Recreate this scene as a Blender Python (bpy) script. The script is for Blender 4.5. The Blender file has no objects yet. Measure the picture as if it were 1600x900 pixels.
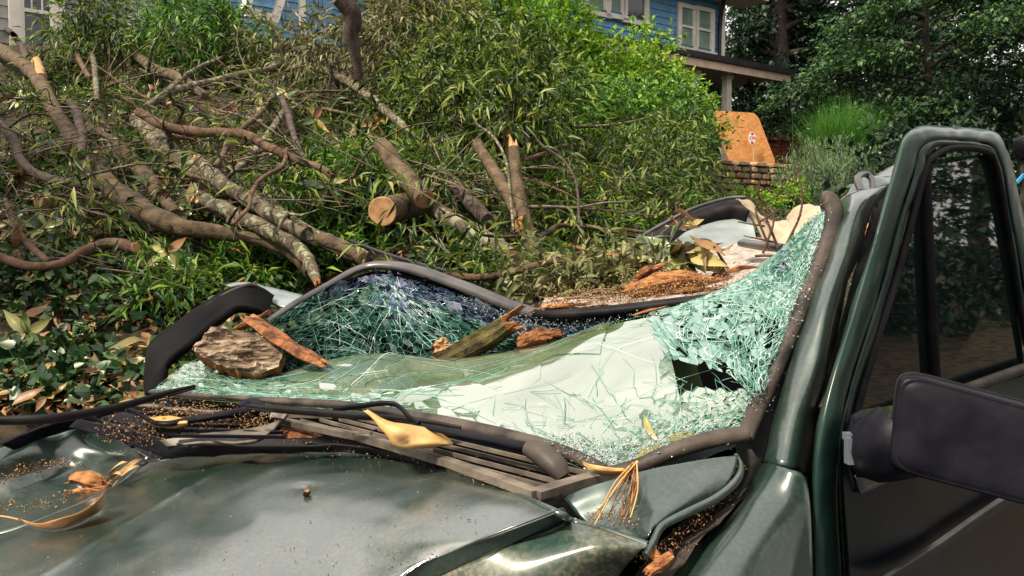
import bpy, math, random
import numpy as np
from mathutils import Vector, Matrix, noise
from math import radians as R
random.seed(7); rng = np.random.RandomState(7)
S = bpy.context.scene
COL = S.collection
# ------------------------------------------------------------ camera, sky, sun, exposure
FOC = 1244.0                       # focal length in pixels of the 1600 px wide photograph
CAM = np.array([0.0, 0.0, 1.25])
PITCH = math.atan(70 / FOC)
cd = bpy.data.cameras.new('camera'); cam = bpy.data.objects.new('camera', cd); COL.objects.link(cam)
cd.sensor_width = 36; cd.lens = 36 * FOC / 1600; cd.clip_end = 2000; cd.clip_start = 0.02
cam.location = CAM; cam.rotation_euler = (math.pi / 2 - PITCH, 0, 0)
S.camera = cam
W = bpy.data.worlds.new("World"); S.world = W; W.use_nodes = True
nt = W.node_tree; nt.nodes.clear()
wo = nt.nodes.new('ShaderNodeOutputWorld'); bg = nt.nodes.new('ShaderNodeBackground')
sky = nt.nodes.new('ShaderNodeTexSky'); sky.sky_type = 'NISHITA'; sky.sun_disc = False
SUN_EL, SUN_AZ = 52, 230           # degrees; azimuth from +Y clockwise
sky.sun_elevation = R(SUN_EL); sky.sun_rotation = R(SUN_AZ); sky.air_density = 1.6; sky.dust_density = 4
mul = nt.nodes.new('ShaderNodeMix'); mul.data_type = 'RGBA'; mul.blend_type = 'MIX'
mul.inputs['Factor'].default_value = 0.72
nt.links.new(sky.outputs[0], mul.inputs['A']); mul.inputs['B'].default_value = (13.6, 12.6, 11.6, 1)   # thin overcast
nt.links.new(mul.outputs['Result'], bg.inputs[0]); bg.inputs[1].default_value = 0.10
nt.links.new(bg.outputs[0], wo.inputs[0])
sd = bpy.data.lights.new('sun', 'SUN'); sun = bpy.data.objects.new('sun', sd); COL.objects.link(sun)
sd.energy = 5.0; sd.angle = R(6); sd.color = (1, .88, .68)
a_, e_ = R(SUN_AZ), R(SUN_EL)
sdir = Vector((math.sin(a_) * math.cos(e_), math.cos(a_) * math.cos(e_), math.sin(e_)))
sun.rotation_euler = sdir.to_track_quat('Z', 'Y').to_euler()
S.view_settings.view_transform = 'Standard'; S.view_settings.look = 'None'
S.view_settings.exposure = 0.48; S.view_settings.gamma = 1
S.cycles.use_denoising = True
S.cycles.max_bounces = 8; S.cycles.transparent_max_bounces = 16; S.cycles.diffuse_bounces = 3; S.cycles.glossy_bounces = 4
S.cycles.caustics_reflective = False; S.cycles.caustics_refractive = False

# ------------------------------------------------------------ where a pixel of the photograph points
FW = np.array([0, math.cos(PITCH), -math.sin(PITCH)]); UP = np.array([0, math.sin(PITCH), math.cos(PITCH)]); RT = np.array([1., 0, 0])
def ray(px, py): return FW + RT * ((px - 800) / FOC) + UP * ((450 - py) / FOC)
def P(px, py, d): return CAM + ray(px, py) * d
def Pn(px, py, d):
    px, py, d = np.asarray(px, float), np.asarray(py, float), np.asarray(d, float)
    return CAM + (FW + RT * ((px - 800) / FOC)[..., None] + UP * ((450 - py) / FOC)[..., None]) * d[..., None]
def H(px, py, z):                  # the point at height z
    r = ray(px, py); return CAM + r * ((z - CAM[2]) / r[2])
def plane_at(point, n):            # returns f(px,py,offset): the point on a plane
    n = np.array(n, float); n /= np.linalg.norm(n); k = float(np.dot(point, n)); c = float(np.dot(CAM, n))
    def f(px, py, o=0.0):
        r = ray(px, py); return CAM + r * ((k + o - c) / float(np.dot(r, n)))
    return f
DP = plane_at(P(1275, 760, 1.0), (1, -1, 0))          # the driver's door; offsets grow outboard

# ------------------------------------------------------------ mesh helpers
def tag(o, label=None, cat=None, group=None, kind=None):
    if label: o['label'] = label
    if cat: o['category'] = cat
    if group: o['group'] = group
    if kind: o['kind'] = kind
    return o
def empty(name, loc, label=None, cat=None, group=None):
    o = bpy.data.objects.new(name, None); COL.objects.link(o); o.location = Vector([float(c) for c in loc]); o.empty_display_size = .1
    return tag(o, label, cat, group)
def link(name, me, parent=None, mats=None):
    o = bpy.data.objects.new(name, me); COL.objects.link(o)
    if mats is not None and not len(me.materials):
        for m in (mats if isinstance(mats, (list, tuple)) else [mats]): me.materials.append(m)
    if parent is not None:
        o.parent = parent; o.matrix_parent_inverse = Matrix.Translation(parent.location).inverted() if parent.parent is None else parent_world(parent).inverted()
    return o
def parent_world(o):
    return Matrix.Identity(4)      # parts are built in world space with an identity matrix, so sub-parts need nothing undone
def np_mesh(name, V, F, smooth=False, mi=None):       # F: (n,3) or (n,4) array
    me = bpy.data.meshes.new(name); F = np.asarray(F); k = F.shape[1]
    me.vertices.add(len(V)); me.vertices.foreach_set('co', np.asarray(V, np.float32).ravel())
    me.loops.add(F.size); me.loops.foreach_set('vertex_index', F.astype(np.int32).ravel())
    me.polygons.add(len(F)); me.polygons.foreach_set('loop_start', np.arange(0, F.size, k, dtype=np.int32))
    try: me.polygons.foreach_set('loop_total', np.full(len(F), k, np.int32))
    except Exception: pass
    if smooth: me.polygons.foreach_set('use_smooth', np.ones(len(F), bool))
    if mi is not None: me.polygons.foreach_set('material_index', np.asarray(mi, np.int32))
    me.update(calc_edges=True); return me
class MB:                                             # collects faces, links ONE object
    def __init__(s): s.v = []; s.f = []; s.m = []; s.s = []
    def add(s, V, F, m=0, smooth=False):
        b = len(s.v); s.v.extend([tuple(float(c) for c in p) for p in V])
        for f in F: s.f.append(tuple(int(i) + b for i in f)); s.m.append(m); s.s.append(smooth)
        return s
    def build(s, name, mats, parent=None):
        me = bpy.data.meshes.new(name); me.from_pydata(s.v, [], s.f)
        me.polygons.foreach_set('material_index', s.m); me.polygons.foreach_set('use_smooth', s.s); me.update()
        return link(name, me, parent, mats)
    def box(s, c, ax, ay, az, m=0):                   # centre and three half-axis vectors
        c, ax, ay, az = [np.asarray(q, float) for q in (c, ax, ay, az)]
        V = [c + i * ax + j * ay + k * az for i in (-1, 1) for j in (-1, 1) for k in (-1, 1)]
        return s.add(V, [(0, 1, 3, 2), (4, 6, 7, 5), (0, 4, 5, 1), (2, 3, 7, 6), (0, 2, 6, 4), (1, 5, 7, 3)], m)
    def bar(s, a, b, w, h, up=(0, 0, 1), m=0):        # a bar from a to b of width w, height h
        a, b, up = [np.asarray(q, float) for q in (a, b, up)]; t = b - a; L = np.linalg.norm(t); t = t / L
        sd_ = np.cross(t, up); sd_ /= np.linalg.norm(sd_); u = np.cross(sd_, t)
        return s.box((a + b) / 2, t * L / 2, sd_ * w / 2, u * h / 2, m)
    def tube(s, pts, rad, seg=8, sub=4, m=0, cap=1, flat=1.0, rough=0.0, capm=None, smooth=True):
        V, F, C = tube_geo(pts, rad, seg, sub, flat, rough)
        s.add(V, F, m, smooth)
        if cap:
            for c in C: s.add([V[i] for i in c], [tuple(range(len(c)))], m if capm is None else capm)
        return s
def cr1(A, t):                                        # catmull-rom along axis 0 at fractional indices t
    A = np.asarray(A, float); n = len(A); t = np.clip(np.asarray(t, float), 0, n - 1)
    if n == 1: return np.repeat(A, len(t), 0)
    B = np.concatenate([[2 * A[0] - A[1]], A, [2 * A[-1] - A[-2]]])
    i = np.minimum(t.astype(int), n - 2); f = (t - i).reshape((-1,) + (1,) * (A.ndim - 1))
    p0, p1, p2, p3 = B[i], B[i + 1], B[i + 2], B[i + 3]
    return .5 * ((2 * p1) + (-p0 + p2) * f + (2 * p0 - 5 * p1 + 4 * p2 - p3) * f * f + (-p0 + 3 * p1 - 3 * p2 + p3) * f ** 3)
def tube_geo(pts, rad, seg=8, sub=4, flat=1.0, rough=0.0, kink=0.0):
    pts = np.array([np.asarray(p, float) for p in pts]); n = len(pts)
    rad = np.full(n, float(rad)) if np.isscalar(rad) else np.asarray(rad, float)
    if sub > 1:
        t = np.linspace(0, n - 1, (n - 1) * sub + 1); q = cr1(pts, t); r = np.maximum(cr1(rad, t), 1e-5)
    else: q, r = pts, rad
    if kink: q = q + rng.normal(0, 1, q.shape) * (r * kink)[:, None]; r = r * (1 + rng.normal(0, kink * .25, len(r)))
    T = np.gradient(q, axis=0); T /= np.linalg.norm(T, axis=1)[:, None] + 1e-12
    u = np.array([0, 0, 1.]) if abs(T[0][2]) < .9 else np.array([1., 0, 0])
    V = []; an = np.arange(seg) / seg * 2 * math.pi; sv = rng.uniform(0, 99)
    for i in range(len(q)):
        u = u - T[i] * np.dot(u, T[i]); u /= np.linalg.norm(u); w = np.cross(T[i], u)
        rr = r[i] * np.ones(seg)
        if rough:
            rr = rr * (1 + rough * np.array([noise.noise(Vector((q[i][0] * 6 + sv + math.cos(a) * 1.2, q[i][1] * 6 + math.sin(a) * 1.2, q[i][2] * 6))) for a in an]))
        V.append(q[i] + (u * (np.cos(an) * rr)[:, None] * flat + w * (np.sin(an) * rr)[:, None]))
    V = np.concatenate(V); m = len(q); F = []
    for i in range(m - 1):
        for j in range(seg):
            k = (j + 1) % seg; F.append((i * seg + j, i * seg + k, (i + 1) * seg + k, (i + 1) * seg + j))
    return V, F, [list(range(seg))[::-1], [(m - 1) * seg + j for j in range(seg)]]
class Patch:                                          # smooth surface through a grid of points
    def __init__(s, rows): s.c = np.array([[np.asarray(p, float) for p in r] for r in rows]); s.R, s.C = s.c.shape[:2]
    def at(s, u, v):                                  # u over rows 0..1, v over columns 0..1
        u = np.clip(np.asarray(u, float), 0, 1) * (s.R - 1); v = np.clip(np.asarray(v, float), 0, 1) * (s.C - 1)
        def wts(t, n):
            i = np.minimum(t.astype(int), n - 2); f = t - i
            w = np.stack([.5 * (-f + 2 * f ** 2 - f ** 3), .5 * (2 - 5 * f ** 2 + 3 * f ** 3), .5 * (f + 4 * f ** 2 - 3 * f ** 3), .5 * (-f ** 2 + f ** 3)], -1)
            return i, w
        c = np.concatenate([[2 * s.c[0] - s.c[1]], s.c, [2 * s.c[-1] - s.c[-2]]])
        c = np.concatenate([2 * c[:, :1] - c[:, 1:2], c, 2 * c[:, -1:] - c[:, -2:-1]], 1)
        iu, wu = wts(u, s.R); iv, wv = wts(v, s.C); out = 0
        for a in range(4):
            for b in range(4): out = out + c[iu + a, iv + b] * (wu[..., a] * wv[..., b])[..., None]
        return out
    def normal(s, u, v):
        e = 1e-3; a = s.at(np.clip(u + e, 0, 1), v) - s.at(np.clip(u - e, 0, 1), v); b = s.at(u, np.clip(v + e, 0, 1)) - s.at(u, np.clip(v - e, 0, 1))
        n = np.cross(a, b); n /= np.linalg.norm(n, axis=-1)[..., None] + 1e-12
        return n
    def grid(s, nu, nv, amp=0, freq=5, flip=False):
        U, V = np.meshgrid(np.linspace(0, 1, nu), np.linspace(0, 1, nv), indexing='ij')
        X = s.at(U.ravel(), V.ravel())
        if amp:
            N = s.normal(U.ravel(), V.ravel()); h = np.array([noise.fractal(Vector(p * freq), 1.0, 2.0, 3) for p in X]); X = X + N * (h * amp)[:, None]
        i = np.arange(nu * nv).reshape(nu, nv); F = np.stack([i[:-1, :-1], i[1:, :-1], i[1:, 1:], i[:-1, 1:]], -1).reshape(-1, 4)
        if flip: F = F[:, ::-1]
        return X, F
def sheet(name, rows, mat, parent=None, nu=24, nv=24, amp=0, freq=5, thick=0.0, off=0):
    X, F = Patch(rows).grid(nu, nv, amp, freq); o = link(name, np_mesh(name, X, F, True), parent, mat)
    if thick:
        m = o.modifiers.new('solid', 'SOLIDIFY'); m.thickness = thick; m.offset = off
    return o

# ------------------------------------------------------------ materials
def ramp(nt, fac, stops, interp='LINEAR'):
    r = nt.nodes.new('ShaderNodeValToRGB'); r.color_ramp.interpolation = interp
    while len(r.color_ramp.elements) < len(stops): r.color_ramp.elements.new(.5)
    for e, (p, c) in zip(r.color_ramp.elements, stops): e.position = p; e.color = (*c[:3], 1)
    nt.links.new(fac, r.inputs[0]); return r.outputs[0]
def base(name):
    m = bpy.data.materials.new(name); m.use_nodes = True; t = m.node_tree; b = t.nodes['Principled BSDF']; return m, t, b
def tex(t, kind='Noise', scale=5, detail=4, dist=0, vec='Object', stretch=None, **kw):
    n = t.nodes.new('ShaderNodeTex' + kind); n.inputs['Scale'].default_value = scale
    if 'Detail' in n.inputs: n.inputs['Detail'].default_value = detail
    if 'Distortion' in n.inputs: n.inputs['Distortion'].default_value = dist
    co = t.nodes.new('ShaderNodeTexCoord'); src = co.outputs[vec]
    if stretch:
        mp = t.nodes.new('ShaderNodeMapping'); mp.inputs['Scale'].default_value = stretch; t.links.new(src, mp.inputs[0]); src = mp.outputs[0]
    t.links.new(src, n.inputs['Vector']); return n
def bump(t, b, src, strength=.3, dist=.01):
    n = t.nodes.new('ShaderNodeBump'); n.inputs['Strength'].default_value = strength; n.inputs['Distance'].default_value = dist
    t.links.new(src, n.inputs['Height']); t.links.new(n.outputs[0], b.inputs['Normal']); return n
def mix(t, fac, a, b):
    n = t.nodes.new('ShaderNodeMix'); n.data_type = 'RGBA'
    for k, v in (('Factor', fac), ('A', a), ('B', b)):
        if isinstance(v, (int, float)): n.inputs[k].default_value = v
        elif isinstance(v, (tuple, list)): n.inputs[k].default_value = (*v[:3], 1)
        else: t.links.new(v, n.inputs[k])
    return n.outputs['Result']
def noisy(name, c1, c2, scale=8, rough=.7, bs=.3, bd=.005, stretch=None, detail=6, spec=.3, metal=0, lo=.35, hi=.65, bscale=None):
    m, t, b = base(name); n = tex(t, 'Noise', scale, detail, 0, stretch=stretch)
    t.links.new(ramp(t, n.outputs[0], [(lo, c1), (hi, c2)]), b.inputs['Base Color'])
    b.inputs['Roughness'].default_value = rough; b.inputs['Specular IOR Level'].default_value = spec; b.inputs['Metallic'].default_value = metal
    if bs:
        n2 = tex(t, 'Noise', bscale or scale * 3, 5, 0, stretch=stretch); bump(t, b, n2.outputs[0], bs, bd)
    return m
def leafmat(name, stops, rough=.45, trans=.25, back=None, spec=.4, veins=False):
    m, t, b = base(name); g = t.nodes.new('ShaderNodeNewGeometry')
    c = ramp(t, g.outputs['Random Per Island'], stops)
    if back is not None: c = mix(t, g.outputs['Backfacing'], c, back)
    t.links.new(c, b.inputs['Base Color']); b.inputs['Roughness'].default_value = rough; b.inputs['Specular IOR Level'].default_value = spec
    if trans:
        tr = t.nodes.new('ShaderNodeBsdfTranslucent'); t.links.new(c, tr.inputs[0]); ms = t.nodes.new('ShaderNodeMixShader'); ms.inputs[0].default_value = trans
        out = t.nodes['Material Output']; t.links.new(b.outputs[0], ms.inputs[1]); t.links.new(tr.outputs[0], ms.inputs[2]); t.links.new(ms.outputs[0], out.inputs[0])
    return m
def objleaf(name, stops, rough=.4, back=None):        # big leaves that are objects: colour by object random
    m, t, b = base(name); oi = t.nodes.new('ShaderNodeObjectInfo'); c = ramp(t, oi.outputs['Random'], stops)
    n = tex(t, 'Noise', 30, 4); c = mix(t, ramp(t, n.outputs[0], [(.45, (0, 0, 0)), (.7, (.55, .55, .55))]), c, (.16, .09, .04))
    if back is not None:
        g = t.nodes.new('ShaderNodeNewGeometry'); c = mix(t, g.outputs['Backfacing'], c, back)
    t.links.new(c, b.inputs['Base Color']); b.inputs['Roughness'].default_value = rough
    return m
M = {}
def bark(name, dark, light, lichen=None, scale=14):
    m, t, b = base(name); n = tex(t, 'Noise', scale, 8, .6); c = ramp(t, n.outputs[0], [(.3, dark), (.68, light)])
    if lichen:
        n3 = tex(t, 'Noise', 26, 6, .5); c = mix(t, ramp(t, n3.outputs[0], [(.52, (0, 0, 0)), (.6, (.8, .8, .8))]), c, lichen)
    t.links.new(c, b.inputs['Base Color']); b.inputs['Roughness'].default_value = .85; b.inputs['Specular IOR Level'].default_value = .2
    n2 = tex(t, 'Noise', scale * 5, 6, .5); bump(t, b, n2.outputs[0], .7, .012); return m
M['bark_smooth'] = bark('smooth_grey_brown_bark', (.040, .028, .018), (.145, .105, .066))
M['bark_lichen'] = bark('lichen_bark', (.035, .027, .019), (.14, .11, .075), (.25, .27, .18))
M['bark_dark'] = bark('dark_bark', (.035, .024, .022), (.10, .075, .065))
M['bark_red'] = bark('reddish_bark', (.045, .025, .018), (.15, .09, .06))
M['cutwood'] = noisy('fresh_cut_wood', (.46, .27, .13), (.30, .15, .07), 24, .8, .3, .003, lo=.4, hi=.7)
M['wood_orange'] = noisy('splintered_orange_wood', (.15, .055, .02), (.44, .20, .075), 40, .85, .8, .01, stretch=(1, 1, 3))
M['wood_rot'] = noisy('crumbling_brown_wood', (.07, .028, .012), (.33, .13, .05), 40, .9, .9, .01, detail=8)
def rough_bark():
    m, t, b = base('deep_furrowed_bark'); n = tex(t, 'Noise', 22, 8, .8, stretch=(1, 1, 3.5))
    t.links.new(ramp(t, n.outputs[0], [(.36, (.05, .03, .02)), (.5, (.22, .15, .10)), (.68, (.45, .36, .27))]), b.inputs['Base Color'])
    b.inputs['Roughness'].default_value = .9; bump(t, b, n.outputs[0], 1, .02); return m
M['bark_chunk'] = rough_bark()
M['moss_bark'] = noisy('mossy_bark', (.035, .024, .014), (.12, .105, .03), 25, .9, .9, .01)
M['willow'] = leafmat('narrow_oak_leaves', [(0, (.006, .022, .006)), (.35, (.026, .07, .010)), (.6, (.075, .14, .013)), (.83, (.18, .25, .03)), (1, (.34, .36, .10))], .42, .35)
M['willow_green'] = leafmat('fresh_narrow_leaves', [(0, (.010, .045, .008)), (.4, (.035, .13, .010)), (.75, (.12, .25, .014)), (1, (.26, .38, .05))], .38, .36)
M['olive'] = leafmat('wilted_narrow_leaves', [(0, (.035, .045, .014)), (.4, (.10, .115, .035)), (.8, (.22, .22, .09)), (1, (.36, .32, .17))], .6, .2)
M['ivy'] = leafmat('ivy_leaves', [(0, (.006, .026, .009)), (.5, (.016, .058, .016)), (.8, (.04, .10, .022)), (1, (.10, .17, .04))], .35, .15)
M['litter'] = leafmat('dry_leaf_litter', [(0, (.10, .04, .02)), (.3, (.28, .12, .05)), (.55, (.45, .24, .10)), (.8, (.60, .40, .20)), (1, (.20, .17, .05))], .6, .15)
M['mag_green'] = objleaf('magnolia_green_leaf', [(0, (.015, .05, .015)), (.35, (.045, .12, .03)), (.6, (.17, .22, .06)), (.8, (.34, .32, .12)), (1, (.45, .36, .15))], .28, (.27, .20, .10))
M['mag_dry'] = objleaf('magnolia_dry_leaf', [(0, (.10, .04, .02)), (.35, (.26, .12, .045)), (.6, (.40, .24, .09)), (.85, (.17, .16, .045)), (1, (.50, .35, .09))], .45, (.34, .20, .085))
M['lime'] = leafmat('lime_shrub_leaves', [(0, (.03, .10, .01)), (.4, (.13, .29, .010)), (.8, (.26, .44, .025)), (1, (.44, .58, .08))], .45, .42)
M['freshgreen'] = leafmat('fresh_green_leaves', [(0, (.015, .06, .012)), (.4, (.06, .18, .02)), (.8, (.16, .32, .03)), (1, (.32, .46, .06))], .45, .38)
M['midgreen'] = leafmat('mid_green_leaves', [(0, (.012, .05, .015)), (.5, (.04, .13, .03)), (1, (.13, .25, .05))], .45, .3)
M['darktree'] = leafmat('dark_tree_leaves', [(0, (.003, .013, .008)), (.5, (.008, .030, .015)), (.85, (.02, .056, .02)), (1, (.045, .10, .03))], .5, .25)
M['layertree'] = leafmat('layered_tree_leaves', [(0, (.008, .032, .012)), (.5, (.024, .078, .024)), (.85, (.068, .15, .04)), (1, (.15, .25, .065))], .5, .3)
M['grassy'] = leafmat('ornamental_grass', [(0, (.03, .13, .02)), (.5, (.07, .24, .03)), (1, (.18, .36, .06))], .5, .3)
M['lavender'] = leafmat('grey_green_shrub', [(0, (.05, .10, .05)), (.5, (.12, .20, .09)), (1, (.22, .30, .14))], .6, .3)
M['soil'] = noisy('leafy_soil', (.012, .010, .007), (.06, .042, .025), 12, .95, .6, .02)
M['asphalt'] = noisy('asphalt', (.035, .035, .037), (.07, .07, .07), 60, .9, .4, .003)

# ------------------------------------------------------------ leaves in numpy
def unit(a): return a / (np.linalg.norm(a, axis=-1)[..., None] + 1e-9)
def rdir(n, zmin=-1, zmax=1):
    z = rng.uniform(zmin, zmax, n); a = rng.uniform(0, 2 * math.pi, n); r = np.sqrt(1 - z * z); return np.stack([r * np.cos(a), r * np.sin(a), z], -1)
T_QUAD = (np.array([[0, 0, 0], [.45, -.5, .06], [1, 0, -.08], [.45, .5, .06]]), np.array([[0, 1, 2, 3]]))
T_FOLD = (np.array([[0, 0, 0], [.4, -.5, .10], [.5, 0, 0], [.4, .5, .10], [1, 0, -.12]]), np.array([[0, 2, 1], [2, 4, 1], [0, 3, 2], [3, 4, 2]]))
T_IVY = (np.array([[0, 0, 0], [.1, -.45, .05], [.55, -.38, 0], [1, 0, -.1], [.55, .38, 0], [.1, .45, .05], [.45, 0, -.05]]), np.array([[6, 0, 1], [6, 1, 2], [6, 2, 3], [6, 3, 4], [6, 4, 5], [6, 5, 0]]))
def leaf_geo(pos, d, up, L, Wd, T=T_FOLD):
    tv, tf = T; n = len(pos); t = unit(d); s_ = unit(np.cross(t, up)); nn = np.cross(s_, t)
    L = np.broadcast_to(L, n)[:, None, None]; Wd = np.broadcast_to(Wd, n)[:, None, None]
    V = pos[:, None] + t[:, None] * tv[None, :, 0:1] * L + s_[:, None] * tv[None, :, 1:2] * Wd + nn[:, None] * tv[None, :, 2:3] * L
    F = tf[None] + (np.arange(n) * len(tv))[:, None, None]
    return V.reshape(-1, 3), F.reshape(-1, tf.shape[1])
def join(*parts):
    V = []; F = []; b = 0
    for v, f in parts: V.append(v); F.append(f + b); b += len(v)
    return np.concatenate(V), np.concatenate(F)
def sprays(base_, d, Ls, K, leafL, leafW, down=.3, spread=.8, T=T_FOLD, droop=.25):
    """twigs at base_ pointing along d, each with K leaves"""
    n = len(base_); d = unit(d); k = np.tile(np.linspace(.1, 1, K), n); b = np.repeat(base_, K, 0); dd = np.repeat(d, K, 0); LL = np.repeat(np.broadcast_to(Ls, n), K)
    pos = b + dd * (LL * k)[:, None]; pos[:, 2] -= droop * LL * k * k
    ld = unit(dd * .75 + rdir(n * K) * spread + np.array([0, 0, -down])); up = unit(rdir(n * K) * .6 + np.array([0, -.25, .9]))
    l = leafL * rng.uniform(.4, 1.35, n * K); return leaf_geo(pos, ld, up, l, l * leafW, T)
def stems(base_, d, Ls, r, droop=.25):               # three-sided twigs of two segments
    n = len(base_); d = unit(d); s_ = unit(np.cross(d, rdir(n))); w = np.cross(d, s_); Ls = np.broadcast_to(Ls, n)
    V = []; 
    for j, f in enumerate((0, .5, 1)):
        c = base_ + d * (Ls * f)[:, None]; c[:, 2] -= droop * Ls * f * f; rr = r * (1, .7, .25)[j]
        for a in (0, 2.09, 4.19): V.append(c + s_ * math.cos(a) * rr + w * math.sin(a) * rr)
    V = np.stack(V, 1); F = []
    for j in (0, 3):
        for a in range(3): F.append([j + a, j + (a + 1) % 3, j + 3 + (a + 1) % 3, j + 3 + a])
    F = np.array(F)[None] + (np.arange(n) * 9)[:, None, None]; return V.reshape(-1, 3), F.reshape(-1, 4)
def stuff(name, geo, mat, label=None, parent=None, cat=None):
    o = link(name, np_mesh(name, geo[0], geo[1]), parent, mat); o['kind'] = 'stuff'
    if label and parent is None: o['label'] = label
    return o
# ============================================================ SETTING
# the bank: for each direction (a column of the photograph) and distance, where its surface shows
KN = np.array([1.6, 2.4, 3, 3.6, 4.5, 6, 8, 10, 13, 18, 30, 60, 160])
TC = np.array([-900, 0, 400, 650, 800, 1000, 1150, 1300, 1600, 2600])
TP = np.array([
 [1352, 800, 640, 540, 420, 280, 160, 90, 50, 30, 30, 60, 200],
 [1352, 800, 640, 540, 420, 280, 160, 95, 55, 35, 35, 60, 200],
 [1352, 930, 700, 520, 400, 260, 150, 95, 62, 45, 50, 90, 220],
 [1352, 960, 780, 570, 410, 265, 165, 115, 90, 75, 80, 120, 230],
 [1352, 976, 820, 640, 440, 300, 210, 170, 140, 120, 120, 150, 240],
 [1352, 976, 850, 720, 520, 380, 290, 252, 235, 222, 215, 230, 280],
 [1352, 976, 870, 770, 610, 450, 360, 325, 306, 285, 250, 260, 300],
 [1352, 976, 890, 800, 650, 505, 410, 370, 330, 295, 270, 280, 310],
 [1352, 976, 890, 812, 715, 600, 510, 460, 415, 370, 330, 320, 330],
 [1352, 976, 890, 812, 715, 600, 510, 460, 420, 390, 370, 370, 375]], float)
def surf_py(px, d):
    px = np.atleast_1d(np.asarray(px, float)); d = np.atleast_1d(np.asarray(d, float)); cols = np.array([np.interp(np.log(d), np.log(KN), r) for r in TP])
    return np.array([np.interp(p, TC, cols[:, i]) for i, p in enumerate(px)])
_gx = np.linspace(-900, 2600, 141); _gy = np.linspace(-40, 900, 120); _kk = np.exp(np.linspace(np.log(1.6), np.log(60), 300)); _D = np.zeros((141, 120))
for i_, p_ in enumerate(_gx):
    c_ = surf_py(np.full(300, p_), _kk); c_ = np.minimum.accumulate(c_)
    _D[i_] = np.interp(-_gy, -c_, _kk)
def depth_at(px, py):              # how far the bank is along a pixel
    fx = np.clip((np.asarray(px, float) + 900) / 3500 * 140, 0, 139.999); fy = np.clip((np.asarray(py, float) + 40) / 940 * 119, 0, 118.999)
    i, j = fx.astype(int), fy.astype(int); a, b = fx - i, fy - j
    return _D[i, j] * (1 - a) * (1 - b) + _D[i + 1, j] * a * (1 - b) + _D[i, j + 1] * (1 - a) * b + _D[i + 1, j + 1] * a * b
def build_bank():
    gx = np.linspace(-900, 2600, 120); gd = np.exp(np.linspace(np.log(1.6), np.log(160), 90)); PX, DD = np.meshgrid(gx, gd, indexing='ij')
    PY = surf_py(PX.ravel(), DD.ravel()); X = Pn(PX.ravel(), PY, DD.ravel())
    h = np.array([noise.fractal(Vector(p * .9), 1., 2., 3) for p in X]); X[:, 2] += h * .10 - .05
    i = np.arange(len(X)).reshape(120, 90); F = np.stack([i[:-1, :-1], i[1:, :-1], i[1:, 1:], i[:-1, 1:]], -1).reshape(-1, 4)
    return link('bank', np_mesh('bank', X, F, True), None, M['soil'])
bank = tag(build_bank(), 'dark leafy earth bank rising behind the wrecked car', kind='structure')
g_ = MB(); g_.add([(-400, -400, -.05), (400, -400, -.05), (400, 400, -.05), (-400, 400, -.05)], [(0, 1, 2, 3)]); tag(g_.build('ground', M['soil']), 'flat dark ground all around', kind='structure')
g_ = MB(); g_.add([(-14, -8, 0), (14, -8, 0), (14, 2.3, 0), (-14, 2.3, 0)], [(0, 1, 2, 3)]); tag(g_.build('road', M['asphalt']), 'grey asphalt street under the wrecked car', kind='structure')

M['blue'] = noisy('blue_painted_siding', (.09, .22, .38), (.13, .29, .48), 3, .6, .1, .002)
M['white'] = noisy('cream_white_paint', (.60, .56, .50), (.74, .69, .62), 4, .55, .1, .002)
M['greyside'] = noisy('grey_siding', (.22, .215, .21), (.30, .29, .28), 3, .7, .1, .002)
M['roofing'] = noisy('dark_roofing', (.02, .018, .02), (.05, .045, .045), 25, .85, .4, .01)
M['soffit'] = noisy('pinkish_soffit', (.60, .42, .33), (.70, .52, .42), 5, .7, .1, .002)
M['gutter'] = noisy('dark_gutter', (.015, .012, .02), (.03, .025, .035), 5, .4, 0)
def winglass(name, c):
    m, t, b = base(name); b.inputs['Base Color'].default_value = (*c, 1); b.inputs['Roughness'].default_value = .08; b.inputs['Specular IOR Level'].default_value = .6; return m
M['pane'] = winglass('dark_window_pane', (.02, .035, .035)); M['pane_blue'] = winglass('dusky_window_pane', (.03, .03, .05))
M['blind'] = noisy('pale_green_blind', (.12, .20, .17), (.2, .29, .24), 4, .6, 0)
M['redwood'] = noisy('red_stained_boards', (.14, .03, .02), (.22, .06, .035), 6, .7, .2, .003)
M['stone'] = None
def stone_mat():
    m, t, b = base('field_stone'); oi = t.nodes.new('ShaderNodeObjectInfo'); n = tex(t, 'Noise', 14, 6)
    c = ramp(t, oi.outputs['Random'], [(0, (.16, .10, .06)), (.4, (.30, .20, .11)), (.75, (.42, .30, .17)), (1, (.22, .17, .14))])
    c = mix(t, ramp(t, n.outputs[0], [(.4, (0, 0, 0)), (.7, (.5, .5, .5))]), c, (.10, .08, .05))
    t.links.new(c, b.inputs['Base Color']); b.inputs['Roughness'].default_value = .9; bump(t, b, n.outputs[0], .5, .01); return m
M['stone'] = stone_mat()
M['mortar'] = noisy('dark_stone_joints', (.05, .04, .03), (.11, .085, .06), 9, .95, .3, .01)

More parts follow.
